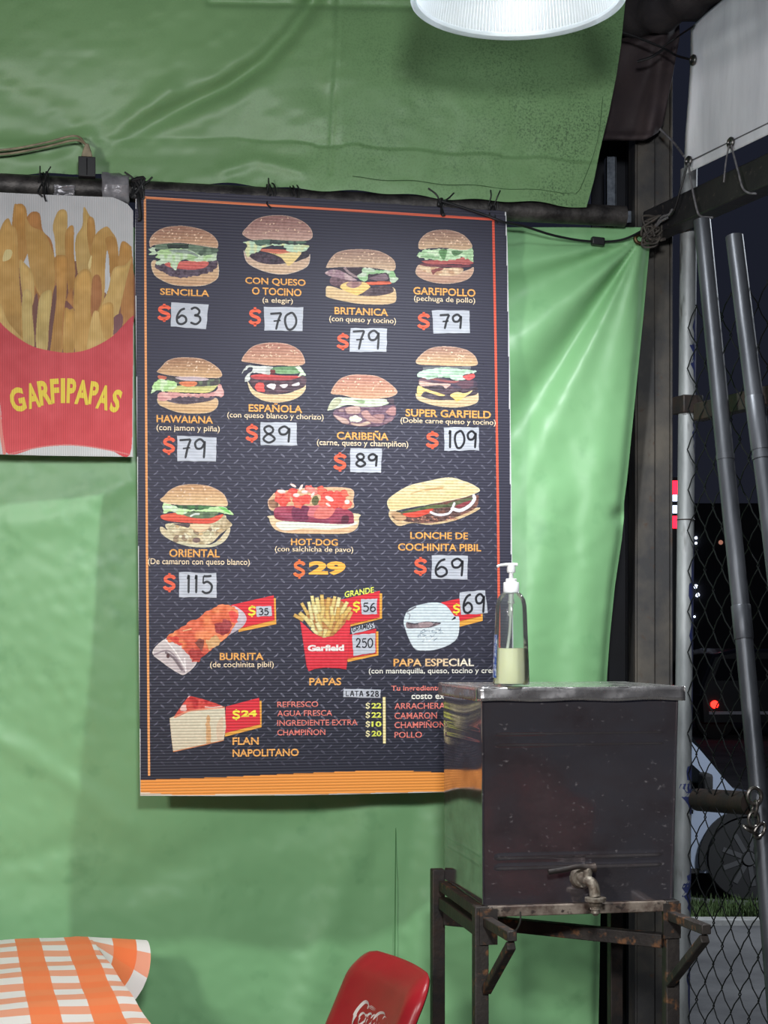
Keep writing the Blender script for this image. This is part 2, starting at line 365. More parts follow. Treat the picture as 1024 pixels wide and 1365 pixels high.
# power adaptor taped to the pole
ad = thing('power_adaptor', pole_c(117)+UP*0.022, 'black power adaptor taped upright on the left end of the pole', 'adaptor')
c = pole_c(116)-N*0.032
b = MB().cbox(c+UP*0.040, D*0.0195, N*0.011, UP*0.0230); b.cbox(c+UP*0.040-N*0.0112, D*0.0012, N*0.0015, UP*0.020); b.build('body', M_black, ad, bevel=0.002)
M_beige = mat('aged_beige_plastic', (150, 138, 112), 0.5, c2=(104, 92, 74), scale=30)
b = MB().add([], []); tz = c+UP*0.064
b.prism([tz-D*.013-N*.008, tz+D*.013-N*.008, tz+D*.010+UP*.012-N*.008, tz+D*.004+UP*.030-N*.008, tz-D*.004+UP*.030-N*.008, tz-D*.010+UP*.012-N*.008], N*0.014)
b.build('plug', M_beige, ad, label='worn beige plug', bevel=0.002)
b = MB()
for q in (-.0032, .0032):
    b.tube(smoothline([tz+UP*.028+D*q*0.3, wl(100, 184+q*900, -.02), wl(60, 193+q*900, -.015), wl(10, 202+q*900, -.012), wl(-60, 206+q*900, -.01)], 8), 0.0026, 8)
b.build('flex', M_beige, ad, label='twin beige flex')
M_tape = mat('silver_tape', (150, 148, 152), 0.32, 0.35, c2=(112, 110, 116), scale=24, bump=0.5, bscale=50)
def tape(px0, px1, label, top, bot, seed, r0=.0285):
    P = []; rr = np.random.default_rng(seed)
    for i in range(13):
        t = i/12; row = []
        px = px0+(px1-px0)*t; c0 = pole_c(px)
        for j in range(11):
            a = math.radians(top+(bot-top)*j/10); R = r0+(.5*r0-.008)*(vnoise(np.array(t*5.0), np.array(j*0.7), seed))
            row.append(c0+(UP*math.sin(a)-N*math.cos(a))*R+D*rr.uniform(-.002, .002))
        P.append(row)
    return tagged(MB().grid(P).build('tape_wrap', M_tape, solid=0.001, angle=28), label, 'tape', 'silver tape on the pole')
tp = tape(136, 172, 'crumpled silver tape wrapping the pole right of the adaptor', 112, -70, 3, .034)
tape(72, 100, 'small torn strip of silver tape on the pole left of the adaptor', -5, -50, 9)
# ================================================================ printing on the signs
PITCH = 3.85/F*wlY(430, 0)
P_board = print_mat('menu_print', (0, 0, 1), PITCH, 0.80, 1.22)
P_sign = print_mat('fries_print', tuple(D), 2.9/F*wlY(90, 0), 0.92, 1.07)
P_paper = print_mat('paper_sticker_print', (0, 0, 1), PITCH, 0.97, 1.03, rough=0.5)
M_mark = mat('black_marker', (22, 22, 30), 0.5)
M_edge = mat('sheet_edge', (196, 196, 198), 0.6)
BO = -0.045                                        # the menu sheet's face, in front of the pole
class Pic:
    """A printed picture: an outline filled with coloured cells. Coordinates are those of the crop it was measured on."""
    def __init__(s, ox, oy, sc, w, h, res=2.5, seed=1):
        s.ox, s.oy, s.sc = ox, oy, sc; s.seed = seed; n = int(w/sc*res); m = int(h/sc*res); s.n, s.m = n, m
        s.X, s.Y = np.meshgrid((np.arange(n)+.5)/n*w, (np.arange(m)+.5)/m*h)
        s.rgb = np.zeros((m, n, 3)); s.a = np.zeros((m, n), bool); s.k = 0
    def inside(s, pts, smooth=True, warp=0, ws=25):
        P = smoothloop(pts, 5) if smooth else np.array(pts, float); X, Y = s.X, s.Y; s.k += 1
        if warp:
            X = X+warp*(vnoise(s.X/ws, s.Y/ws, s.seed*31+s.k)-.5)*2; Y = Y+warp*(vnoise(s.X/ws, s.Y/ws, s.seed*57+s.k)-.5)*2
        ok = (X >= P[:, 0].min()) & (X <= P[:, 0].max()) & (Y >= P[:, 1].min()) & (Y <= P[:, 1].max())
        x = X[ok]; y = Y[ok]; r = np.zeros(x.shape, bool)
        for (x0, y0), (x1, y1) in zip(P, np.roll(P, -1, 0)):
            if y0 == y1: continue
            c = ((y0 > y) != (y1 > y)); r ^= c & (x < (x1-x0)*(y-y0)/(y1-y0)+x0)
        M = np.zeros(X.shape, bool); M[ok] = r; return M, P
    def fill(s, pts, c, c2=None, noise=8, ns=22, smooth=True, warp=0, rim=None, axis=1, stretch=1.0, clip=False, mottled=None):
        M, P = s.inside(pts, smooth, warp)
        if clip: M &= s.a
        if not M.any(): return s
        col = np.zeros((M.sum(), 3))+np.array(c, float); q = (s.Y if axis == 1 else s.X)[M]
        if c2 is not None: t = ((q-q.min())/(np.ptp(q)+1e-6))[:, None]; col = col*(1-t)+np.array(c2, float)*t
        x, y = s.X[M], s.Y[M]; s.k += 1
        if mottled is not None:
            t = np.clip((vnoise(x/(ns*2.2), y/(ns*2.2), s.k+s.seed*7)-.45)*3.2, 0, 1)[:, None]; col = col*(1-t)+np.array(mottled, float)*t
        if rim:
            rc, rw = rim; d = seg_dist(x, y, list(P)+[P[0]]); t = np.exp(-(d/rw)**2)[:, None]; col = col*(1-t)+np.array(rc, float)*t
        col += noise*2*((vnoise(x/ns/stretch, y/ns, s.k+s.seed*13)-.5)+.6*(vnoise(x/ns*2.3, y/ns*2.3, s.k+99)-.5))[:, None]
        s.rgb[M] = np.clip(col, 0, 255); s.a |= M; return s
    def blob(s, x, y, rx, ry, c, rot=0, **k):
        an = np.linspace(0, 2*PI, 9)[:-1]; ca, sa = math.cos(rot), math.sin(rot)
        return s.fill([(x+rx*math.cos(a)*ca-ry*math.sin(a)*sa, y+rx*math.cos(a)*sa+ry*math.sin(a)*ca) for a in an], c, **k)
    def line(s, pts, wd, c, soft=False, clip=True):
        P = smoothline(pts, 6); d = seg_dist(s.X, s.Y, P); M = d < wd
        if clip: M &= s.a
        s.rgb[M] = np.array(c, float); s.a |= M; return s
    def seeds(s, pts, n, c=(228, 196, 168), r=11, ymax=None):
        M, P = s.inside(pts); ys, xs = np.nonzero(M); rr = np.random.default_rng(s.seed+5)
        Pl = list(P)+[P[0]]; k = 0; tries = 0
        while k < n and tries < 900:
            tries += 1; i = rr.integers(len(ys)); x = s.X[ys[i], xs[i]]; y = s.Y[ys[i], xs[i]]
            if (ymax and y > ymax) or seg_dist(np.array([x]), np.array([y]), Pl)[0] < 24: continue
            f = rr.uniform(.75, 1.25); s.blob(x, y, r*f, r*.62*f, np.array(c)+rr.uniform(-18, 14), rot=rr.uniform(-1.2, 1.2), clip=True, noise=2); k += 1
        return s
    def bun(s, pts, c=(150, 108, 92), c2=(206, 166, 132), n=26, ymax=None, rim=(208, 178, 158)):
        s.fill(pts, c, c2, noise=10, rim=(rim, 9)); return s.seeds(pts, n, ymax=ymax)
    def build(s, name, parent, m, off, label=None, gain=1.0):
        # cells -> quads between cell centres
        id_ = -np.ones((s.m, s.n), int); yy, xx = np.nonzero(s.a); id_[yy, xx] = np.arange(len(yy))
        px = s.ox+s.X[yy, xx]/s.sc; py = s.oy+s.Y[yy, xx]/s.sc; V = wl_np(px, py, off)-np.array(wloc(parent))
        q = np.stack([id_[1:, :-1], id_[1:, 1:], id_[:-1, 1:], id_[:-1, :-1]], -1).reshape(-1, 4); q = q[(q >= 0).all(1)]
        me = bpy.data.meshes.new(name); me.vertices.add(len(V)); me.vertices.foreach_set('co', V.astype(np.float32).ravel())
        me.loops.add(len(q)*4); me.loops.foreach_set('vertex_index', q.astype(np.int32).ravel())
        me.polygons.add(len(q)); me.polygons.foreach_set('loop_start', (np.arange(len(q))*4).astype(np.int32)); me.polygons.foreach_set('loop_total', np.full(len(q), 4, np.int32))
        me.update(calc_edges=True); me.validate()
        a = np.ones((len(V), 4), np.float32); a[:, :3] = lin(s.rgb[yy, xx])*gain; at = me.color_attributes.new('Col', 'FLOAT_COLOR', 'POINT'); at.data.foreach_set('color', a.ravel())
        me.materials.append(m); o = bpy.data.objects.new(name, me); COL.objects.link(o); o.parent = parent
        if label: o['label'] = label
        return o
def paint(me, V, cfun, gain=1.0):
    a = np.ones((len(V), 4), np.float32); a[:, :3] = lin(cfun(V))*gain; at = me.color_attributes.new('Col', 'FLOAT_COLOR', 'POINT'); at.data.foreach_set('color', a.ravel())
_font_cache = {}
def glyphs(body, bold):
    if (body, bold) not in _font_cache:
        cu = bpy.data.curves.new('lettering', 'FONT'); cu.body = body; cu.size = 1.0; cu.offset = bold; cu.resolution_u = 3
        o = bpy.data.objects.new('lettering', cu); COL.objects.link(o); bpy.context.view_layer.update()
        me = bpy.data.meshes.new_from_object(o.evaluated_get(bpy.context.evaluated_depsgraph_get()))
        V = np.array([tuple(v.co) for v in me.vertices]); Fc = [tuple(p.vertices) for p in me.polygons]
        bpy.data.objects.remove(o); bpy.data.curves.remove(cu); bpy.data.meshes.remove(me)
        _font_cache[(body, bold)] = (V, Fc)
    return _font_cache[(body, bold)]
def dollar(ink, x0, x1, yt, yb, c, slope=0.0):
    w_, h_ = x1-x0, yb-yt; S = [(.93, .30), (.80, .20), (.50, .165), (.20, .235), (.17, .36), (.36, .455), (.66, .53), (.85, .63), (.80, .76), (.50, .835), (.18, .79), (.06, .69)]
    pts = [(x0+a*w_, yt+b*h_+slope*a*w_) for a, b in S]; ink.stroke(pts, w_*.27, c)
    for a, b in ((0.0, .17), (.83, 1.0)): xm = x0+w_*.5; ink.poly([(xm-w_*.1, yt+a*h_), (xm-w_*.1, yt+b*h_), (xm+w_*.1, yt+b*h_), (xm+w_*.1, yt+a*h_)], c)
    return ink
class Ink:
    """Collects lettering and flat marks on a sheet, all at one distance in front of it."""
    def __init__(s, off): s.off = off; s.v = []; s.f = []; s.c = []
    def add(s, uv, fs, c):
        n = sum(len(a) for a in s.v); uv = np.asarray(uv, float); s.v.append(uv); s.f += [tuple(i+n for i in f) for f in fs]
        s.c.append(np.tile(np.array(c, float), (len(uv), 1)) if np.ndim(c) == 1 else np.asarray(c, float)); return s
    def text(s, body, x0, x1, yt, yb, c, bold=0.018, slope=None, c2=None, shear=0.0):
        V, Fc = glyphs(body, bold); lo, hi = V.min(0), V.max(0)
        u = (V[:, 0]-lo[0])/(hi[0]-lo[0]); v = (V[:, 1]-lo[1])/(hi[1]-lo[1])
        sl = (853-yb)*8.7e-5 if slope is None else slope
        px = x0+u*(x1-x0)+shear*v; py = yb+(yt-yb)*v+sl*u*(x1-x0)
        col = c if c2 is None else np.array(c)[None]*(1-u[:, None])+np.array(c2)[None]*u[:, None]
        return s.add(np.stack([px, py], 1), [tuple(f) for f in Fc], col)
    def quad(s, pts, c): return s.add(pts, [(0, 3, 2, 1)] if True else None, c)
    def poly(s, pts, c): return s.add(pts, [tuple(reversed(range(len(pts))))], c)
    def stroke(s, pts, wd, c, smooth=True):
        P = np.array(smoothline(pts, 6) if smooth and len(pts) > 2 else pts, float); d = np.gradient(P, axis=0); nn = np.stack([-d[:, 1], d[:, 0]], 1); nn /= np.linalg.norm(nn, axis=1)[:, None]+1e-9
        w_ = np.full(len(P), wd/2); w_[0] *= .7; w_[-1] *= .6; n = len(P)
        uv = np.concatenate([P+nn*w_[:, None], P-nn*w_[:, None]]); return s.add(uv, [(i, i+1, n+i+1, n+i) for i in range(n-1)], c)
    def build(s, name, parent, m, label=None, gain=1.0, painted=True):
        uv = np.concatenate(s.v); V = wl_np(uv[:, 0], uv[:, 1], s.off)-np.array(wloc(parent))
        me = bpy.data.meshes.new(name); me.from_pydata(V.tolist(), [], s.f); me.materials.append(m)
        # every face looks towards the viewer
        import bmesh
        bm = bmesh.new(); bm.from_mesh(me)
        for f in bm.faces:
            f.normal_update()
            if f.normal.dot(N) > 0: f.normal_flip()
        bm.to_mesh(me); bm.free()
        if painted: paint(me, uv, lambda q: np.concatenate(s.c), gain)
        o = bpy.data.objects.new(name, me); COL.objects.link(o); o.parent = parent
        if label: o['label'] = label
        return o
DIG = {'0': [[(.5, .02), (.12, .2), (.04, .55), (.25, .95), (.6, .97), (.92, .7), (.95, .35), (.7, .05), (.42, .03)]],
       '1': [[(.35, .22), (.55, .0), (.52, .5), (.5, 1)]], '2': [[(.08, .25), (.35, .02), (.8, .12), (.75, .45), (.3, .8), (.05, .96)], [(.05, .96), (.5, .93), (.95, .98)]],
       '3': [[(.1, .1), (.5, .0), (.85, .18), (.75, .4), (.4, .47)], [(.4, .47), (.85, .55), (.92, .8), (.55, 1), (.05, .9)]],
       '5': [[(.9, .03), (.5, .05), (.2, .04)], [(.2, .04), (.15, .45)], [(.15, .45), (.55, .36), (.92, .58), (.8, .9), (.4, 1), (.05, .88)]],
       '6': [[(.8, .05), (.4, .18), (.1, .55), (.15, .9), (.5, 1), (.88, .85), (.85, .6), (.5, .48), (.15, .66)]],
       '7': [[(.02, .08), (.45, .06), (.95, .04)], [(.95, .04), (.7, .45), (.5, 1)], [(.3, .5), (.9, .46)]],
       '8': [[(.85, .15), (.5, .0), (.15, .15), (.3, .4), (.7, .56), (.95, .8), (.5, 1), (.08, .8), (.3, .55), (.75, .38), (.85, .15)]],
       '9': [[(.88, .22), (.5, .03), (.1, .2), (.2, .48), (.6, .48), (.88, .2)], [(.88, .12), (.86, .5), (.8, 1)]],
       '4': [[(.7, 1), (.72, 0), (.05, .65), (.95, .65)]], '$': [[(.9, .2), (.5, .1), (.12, .28), (.5, .5), (.9, .72), (.5, .9), (.08, .8)], [(.5, 0), (.5, 1)]],
       'L': [[(.15, 0), (.12, .95)], [(.12, .95), (.9, .92)]], 'A': [[(.05, 1), (.5, 0), (.95, 1)], [(.2, .65), (.8, .6)]], 'T': [[(.02, .05), (.98, .02)], [(.5, .05), (.5, 1)]],
       'G': [[(.9, .2), (.5, .0), (.08, .4), (.25, .95), (.85, .9), (.9, .6), (.55, .58)]], 'R': [[(.1, 1), (.12, .05), (.8, .1), (.75, .45), (.15, .5)], [(.4, .5), (.95, 1)]],
       'M': [[(.02, 1), (.15, .05), (.5, .7), (.85, .05), (.98, 1)]], 'O': [[(.5, .02), (.08, .35), (.2, .9), (.7, .98), (.95, .5), (.6, .03), (.45, .03)]],
       'S': [[(.9, .12), (.45, .02), (.12, .25), (.5, .5), (.9, .72), (.5, 1), (.05, .88)]], ' ': []}
def scrawl(ink, word, x0, x1, yt, yb, wd=2.3, c=(26, 26, 34), gap=.22, slope=0.0, widths=None):
    n = len(word); ws = [widths.get(ch, 1) if widths else (.45 if ch == '1' else 1) for ch in word]; tot = sum(ws)+gap*(n-1); u = (x1-x0)/tot; x = x0
    for ch, w_ in zip(word, ws):
        dy = slope*(x-x0)
        for st in DIG[ch]: ink.stroke([(x+a*u*w_, yt+(yb-yt)*b+dy) for a, b in st], wd, c)
        x += u*(w_+gap)
    return ink

# ---------------------------------------------------------------- the menu board
board = thing('menu_board', wl(430, 1058, BO), 'large dark menu board of burgers and prices hung from the pole', 'menu board')
G = 0.88                                            # ink a little darker than the light it is seen in
B_OUT = [(181, 251), (300, 257.5), (434, 265), (560, 273.5), (674, 281), (676, 330), (679.5, 520), (681.5, 700), (684, 890), (686, 1050), (640, 1053.5), (590, 1056), (500, 1058), (400, 1060), (300, 1061), (187, 1060.8), (185.6, 900), (183, 620), (180, 330)]
def sheet(name, outline, cfun, m, off, parent, th=0.004, nx=64, ny=110):
    """A sheet cut to an outline: gridded face with the print's colours and a flat back and edge."""
    pic = Pic(min(p[0] for p in outline)-1, min(p[1] for p in outline)-1, 1.0, max(p[0] for p in outline)-min(p[0] for p in outline)+2, max(p[1] for p in outline)-min(p[1] for p in outline)+2, res=0.9)
    pic.a, _ = pic.inside([(x-pic.ox, y-pic.oy) for x, y in outline], smooth=False); pic.rgb = cfun(pic.X+pic.ox, pic.Y+pic.oy)
    return pic
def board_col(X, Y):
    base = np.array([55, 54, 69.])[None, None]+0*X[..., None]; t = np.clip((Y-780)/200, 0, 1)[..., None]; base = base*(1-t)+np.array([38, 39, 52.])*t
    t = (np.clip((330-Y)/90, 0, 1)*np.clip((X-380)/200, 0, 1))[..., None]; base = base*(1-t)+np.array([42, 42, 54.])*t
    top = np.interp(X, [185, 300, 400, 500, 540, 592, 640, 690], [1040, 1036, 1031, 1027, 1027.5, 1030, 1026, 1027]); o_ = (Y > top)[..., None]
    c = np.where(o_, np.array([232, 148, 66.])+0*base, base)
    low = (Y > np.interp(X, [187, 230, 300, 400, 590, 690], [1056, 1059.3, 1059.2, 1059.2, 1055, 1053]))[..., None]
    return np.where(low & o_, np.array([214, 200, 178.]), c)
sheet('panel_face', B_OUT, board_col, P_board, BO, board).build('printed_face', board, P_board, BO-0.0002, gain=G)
b = MB().prism([wl(x+(.8 if x > 660 else 0), y+(1.6 if y < 290 else 0), BO) for x, y in B_OUT], N*0.004); b.build('panel', M_edge, board, smooth=False)
# diamond-plate pattern printed on the sheet
ink = Ink(BO-0.0004); rr = np.random.default_rng(4)
for r in range(98):
    for c_ in range(28):
        s_ = r % 2; y = 288+r*7.6; x = 199+c_*17.8+(8.9 if s_ else 0)+rr.uniform(-.3, .3)
        fade = np.clip((y-470)/130, 0, 1)*np.clip((1045-y)/90, 0.25, 1)*(0.55+0.45*np.clip(1-abs(x-430)/330, 0, 1))
        if y > 1022 or x > 664 or fade < .06: continue
        fade *= rr.uniform(.55, .95); c = np.array([54, 53, 68])*(1-fade)+np.array([126, 124, 140])*fade
        if s_:                                      # short rising dash, brighter at its head
            ink.poly([(x-3.4, y+2.5), (x-.2, y+.2), (x+2.8, y-3.0), (x+3.2, y-1.4), (x+1.0, y+1.3), (x-2.0, y+3.0)], c)
        else:                                       # falling leaf shape with a dark heart
            ink.poly([(x-3.0, y-2.6), (x-.9, y-2.5), (x+2.2, y+.4), (x+3.0, y+2.8), (x+.8, y+2.2), (x-2.2, y-.6)], c)
            ink.poly([(x-1.5, y-1.5), (x-.4, y-1.2), (x+1.4, y+.8), (x+1.8, y+1.9), (x+.6, y+1.2), (x-1.0, y-.5)], c*.72)
ink.build('diamond_plate_print', board, P_board, gain=G)
# border line
ink = Ink(BO-0.0005); OR, RD = (228, 140, 92), (212, 86, 66)
def ribbon(ink, pts, wd, c0, c1):
    P = np.array(pts, float); d = np.gradient(P, axis=0); nn = np.stack([-d[:, 1], d[:, 0]], 1); nn /= np.linalg.norm(nn, axis=1)[:, None]; n = len(P); t = np.linspace(0, 1, n)[:, None]
    col = np.array(c0)*(1-t)+np.array(c1)*t; ink.add(np.concatenate([P+nn*wd/2, P-nn*wd/2]), [(i, i+1, n+i+1, n+i) for i in range(n-1)], np.concatenate([col, col]))
ribbon(ink, [(192+t*466, 263.3+t*29.2) for t in np.linspace(0, 1, 12)], 3.2, OR, RD)
ribbon(ink, [(193.2, 262), (194.4, 480), (196, 740), (198.8, 1034)], 3.0, (222, 150, 100), (236, 160, 92))
ribbon(ink, [(657.6, 291), (661, 470), (664.2, 700), (667, 1022)], 3.2, RD, (222, 96, 70))
ribbon(ink, [(512.2, 929), (512.4, 960), (512.6, 991)], 3.6, (238, 220, 160), (238, 220, 160))
ink.build('border_line', board, P_board, gain=G)
# lettering
HD, SB, DL, LS, YG, WH = (232, 166, 88), (236, 212, 176), (236, 98, 70), (226, 124, 112), (222, 226, 92), (232, 228, 216)
def words(name, rows, bold=0.022, off=0.0006):
    ink = Ink(BO-off)
    for r in rows:
        if r[0] == '$': dollar(ink, *r[1:6], slope=(r[6].get('slope', 0) if len(r) > 6 else 0))
        else: ink.text(*r[:6], **(r[6] if len(r) > 6 else {'bold': bold}))
    return ink.build(name, board, P_board, gain=G)
sb = {'bold': 0.006}; dl = {'bold': 0.035}
words('dish_lettering', [('SENCILLA', 213.5, 279, 384, 393, HD)])
words('dish_lettering', [('CON QUESO', 327, 407.5, 369.2, 379.6, HD), ('O TOCINO', 336, 402, 382.6, 392.6, HD), ('(a elegir)', 350, 390.5, 396.2, 405, SB, sb)])
words('dish_lettering', [('BRITANICA', 446, 517.5, 409, 418.7, HD), ('(con queso y tocino)', 439, 528, 420.6, 430.4, SB, sb)])
words('dish_lettering', [('GARFIPOLLO', 551, 634, 382.3, 392.4, HD), ('(pechuga de pollo)', 552, 633.5, 393.6, 403, SB, sb)])
words('dish_lettering', [('HAWAIANA', 208.7, 284, 553, 563, HD), ('(con jamon y pi\u00f1a)', 208.7, 293, 565.6, 575.6, SB, sb)])
words('dish_lettering', [('ESPA\u00d1OLA', 331.6, 403, 536.4, 548.6, HD), ('(con queso blanco y chorizo)', 303, 431.4, 548.8, 558.6, SB, sb)])
words('dish_lettering', [('CARIBE\u00d1A', 449, 518, 573, 585.6, HD), ('(carne, queso y champi\u00f1on)', 422.6, 544.4, 585.4, 595.4, SB, sb)])
words('dish_lettering', [('SUPER GARFIELD', 540.7, 654.6, 545, 555.2, HD), ('(Doble carne queso y tocino)', 534, 661, 556.3, 565.6, SB, sb)])
words('dish_lettering', [('ORIENTAL', 225.7, 293, 731.7, 742.6, HD), ('(De camaron con queso blanco)', 197.3, 333, 744, 754.4, SB, sb)])
words('dish_lettering', [('HOT-DOG', 388, 450.5, 717.8, 727, HD), ('(con salchicha de pavo)', 366.6, 471, 727.8, 737.2, SB, sb)])
words('dish_lettering', [('LONCHE DE', 547, 624, 708.8, 718.3, HD), ('COCHINITA PIBIL', 530.7, 641.5, 724, 734, HD)])
words('dish_lettering', [('BURRITA', 293, 351.4, 870.3, 880.2, HD), ('(de cochinita pibil)', 280, 365, 882, 891.8, SB, sb)])
words('dish_lettering', [('PAPAS', 412.4, 455, 903.7, 913.6, HD)])
words('dish_lettering', [('PAPA ESPECIAL', 524.7, 632, 878, 888.4, HD, {'bold': .022, 'c2': (244, 236, 220)}), ('(con mantequilla, queso, tocino y crema)', 491.7, 672, 890.6, 900, WH, {'bold': .010})])
words('dish_lettering', [('FLAN', 310, 345, 983, 993, HD), ('NAPOLITANO', 310, 398.4, 999, 1009, HD)])
words('price_list_lettering', [('REFRESCO', 369.7, 424.3, 935.2, 942.8, LS, {'bold': .01}), ('AGUA FRESCA', 369.7, 443, 947.2, 954.8, LS, {'bold': .01}),
    ('INGREDIENTE EXTRA', 369.7, 476.8, 960, 967.6, LS, {'bold': .01}), ('CHAMPI\u00d1ON', 369.7, 433.8, 970.8, 980.4, LS, {'bold': .01})]
    +[('$', 487.6, 493.2, y-.8, y+8.4, (238, 226, 176), sb) for y in (937, 949.4, 961.6, 974.2)]
    +[(t, 495.4, 508.6, y, y+7.4, YG, {'bold': .03}) for t, y in (('22', 937), ('22', 949.4), ('10', 961.6), ('20', 974.2))])
words('price_list_lettering', [('Tu ingrediente', 521.7, 588, 914, 922.8, LS, {'bold': .018}), ('costo extra', 548.5, 607, 924.8, 932, WH, {'bold': .018}),
    ('ARRACHERA', 526, 593.6, 937, 945.4, LS, {'bold': .01}), ('CAMARON', 526, 582.7, 950, 958.4, LS, {'bold': .01}), ('CHAMPI\u00d1ON', 526, 593.6, 960.4, 970.6, LS, {'bold': .01}), ('POLLO', 526, 562.7, 975.6, 983.8, LS, {'bold': .01})])
words('price_lettering', [('$', 391.5, 406.8, 745.6, 771.4, (232, 116, 66), dl), ('29', 411.6, 461, 748, 766.4, (238, 176, 74), {'bold': .055})])
DS = [(210.5, 227.5, 405, 429), (332, 348, 409.6, 435), (449.5, 465, 443.8, 466.7), (557, 573, 416, 440), (217.3, 233.3, 581, 606.3), (328, 343.8, 565, 590), (445, 461.7, 603, 628.5), (568.4, 584.8, 574.5, 598.7), (218, 234, 764, 789.4), (552.4, 569, 742.6, 767.6)]
for a in DS: words('dollar_sign', [('$',)+a+(DL, dl)])
# hand-written prices on paper stickers
ST = [('63', [(228, 402.5), (278, 406), (275, 439), (228, 435)], (234.6, 268, 410, 432)), ('70', [(351.4, 409), (404, 409.6), (403.5, 441), (352.7, 440.6)], (360, 395.5, 416.5, 439.5)),
      ('79', [(467.5, 437), (516, 438), (515.5, 469), (466, 468.8)], (470, 507, 440, 466)), ('79', [(576, 413.5), (625.6, 414), (626.4, 443.8), (577.7, 444.6)], (586, 616.4, 418.7, 438.5)),
      ('79', [(236.4, 581), (288.4, 583), (288, 615), (236.4, 614.7)], (239, 275, 584.7, 611)), ('89', [(347, 563), (395.4, 563), (396, 594), (347.6, 593.6)], (350, 388, 567.8, 590)),
      ('89', [(467, 598), (509.6, 598), (507.8, 630), (467, 629.3)], (474, 504, 604.8, 622)), ('109', [(592, 569.7), (638.3, 569.7), (638.8, 600.3), (592.7, 600.8)], (597, 636, 574, 597.4)),
      ('115', [(239, 762.7), (288.7, 763.7), (288.7, 796.7), (238.4, 796)], (248, 283.6, 767, 790.6)), ('69', [(576, 740), (623.5, 740.8), (623, 772.4), (575, 771.6)], (579.5, 619, 744, 768.4)),
      ('35', [(341.5, 808.5), (362, 807.5), (362.5, 821), (342, 822)], (345, 358, 811, 819.5)), ('56', [(481.5, 799), (503, 798), (502.5, 818.5), (482, 819)], (484, 501, 803.5, 815)),
      ('250', [(469.5, 847), (500, 844), (500.5, 870), (471, 874)], (474.5, 497, 851, 863)), ('69', [(612.5, 789.5), (646.5, 786.5), (650.5, 817.5), (614.5, 819.5)], (617, 647, 791, 817))]
PAP = (186, 189, 198)
def sticker(word, q, bb, th, wd, kw=None):
    rr = np.random.default_rng(int(q[0][0]*7)); ink = Ink(BO-0.0016)
    nx, ny = 7, 5; uv = []
    for j in range(ny+1):
        for i in range(nx+1):
            u, v = i/nx, j/ny; p = (1-u)*(1-v)*np.array(q[0])+u*(1-v)*np.array(q[1])+u*v*np.array(q[2])+(1-u)*v*np.array(q[3]); uv.append(p+(rr.uniform(-.5, .5, 2) if (i in (0, nx) or j in (0, ny)) else 0))
    sh = rr.uniform(-9, 7, len(uv))
    ink.add(uv, [(j*(nx+1)+i, (j+1)*(nx+1)+i, (j+1)*(nx+1)+i+1, j*(nx+1)+i+1) for j in range(ny) for i in range(nx)], np.array(PAP)[None]+sh[:, None])
    o = ink.build('price_sticker', board, P_paper, gain=G)
    k = Ink(BO-0.0020); scrawl(k, word, *bb, wd=wd, **(kw or {})); k2 = k.build('handwriting', o, M_mark, painted=False)
    return o
def price_tag(pts, side, under):
    t = Ink(BO-0.0008); t.poly(under, (226, 160, 66)); t.poly(pts, (212, 46, 58)); t.build('price_tag_print', board, P_board, gain=G)
price_tag([(308, 806.5), (365, 793.5), (366.5, 827), (318, 839)], 0, [(318, 838), (366, 826.5), (365, 797), (367.6, 797), (368.4, 832), (318, 842.5)])
price_tag([(452, 800), (506.5, 787.5), (506.5, 824), (462, 834)], 0, [(462, 833), (506, 823), (506, 791), (509.5, 791), (509.3, 824.5), (462, 836.5)])
price_tag([(466, 846), (501.5, 838), (502, 871.5), (462, 879)], 0, [(462, 878), (501.5, 870.5), (501, 842), (504.4, 841.5), (504.6, 873.5), (464, 882.4)])
price_tag([(588, 803), (616, 797), (641, 806), (641, 822), (612, 829)], 0, [(612, 828), (641, 821), (640.5, 818), (643.5, 818), (643.6, 827.5), (613, 835.5)])
price_tag([(301, 942), (345.5, 930), (347.2, 966), (300, 977.5)], 0, [(300, 977), (347, 965.4), (346, 934), (348.8, 934), (348.8, 969.4), (300, 982)])
words('price_lettering', [('$', 331, 341, 807, 822.5, (238, 214, 70), {'bold': .04, 'slope': -.1})], off=.0011); words('price_lettering', [('$', 470.5, 480, 801, 816.5, (238, 214, 70), {'bold': .04, 'slope': -.1})], off=.0011)
words('price_lettering', [('$', 604, 613.5, 804.5, 819.5, (238, 214, 70), {'bold': .04, 'slope': -.1})], off=.0011); words('price_lettering', [('$', 310, 320, 945.5, 960, (240, 222, 70), {'bold': .04}), ('24', 321.5, 342.5, 946.8, 955.6, (240, 222, 70), {'bold': .05, 'slope': -.02})], off=.0011)
words('size_lettering', [('GRANDE', 459.5, 498.5, 788.6, 796.6, (226, 232, 96), {'bold': .02, 'slope': -.165})], off=.0011)
for w_, q, bb in ST: sticker(w_, q, bb, 0, 3.0 if q[1][0]-q[0][0] > 33 else 1.7)
sticker('GRAMOS', [(468, 837.5), (497.5, 829.5), (500.5, 837), (469.5, 845.5)], (470, 497.5, 835.6, 842), 0, 1.25, {'slope': -.22, 'gap': .3})
sticker('LATA $28', [(458, 918.2), (507.5, 919.3), (507.5, 930.6), (458, 929)], (461, 505, 921, 928), 0, 1.5, {'slope': .01, 'gap': .28, 'widths': {' ': .25, 'L': 1, 'A': 1, 'T': 1, '$': 1, '2': 1, '8': 1}})
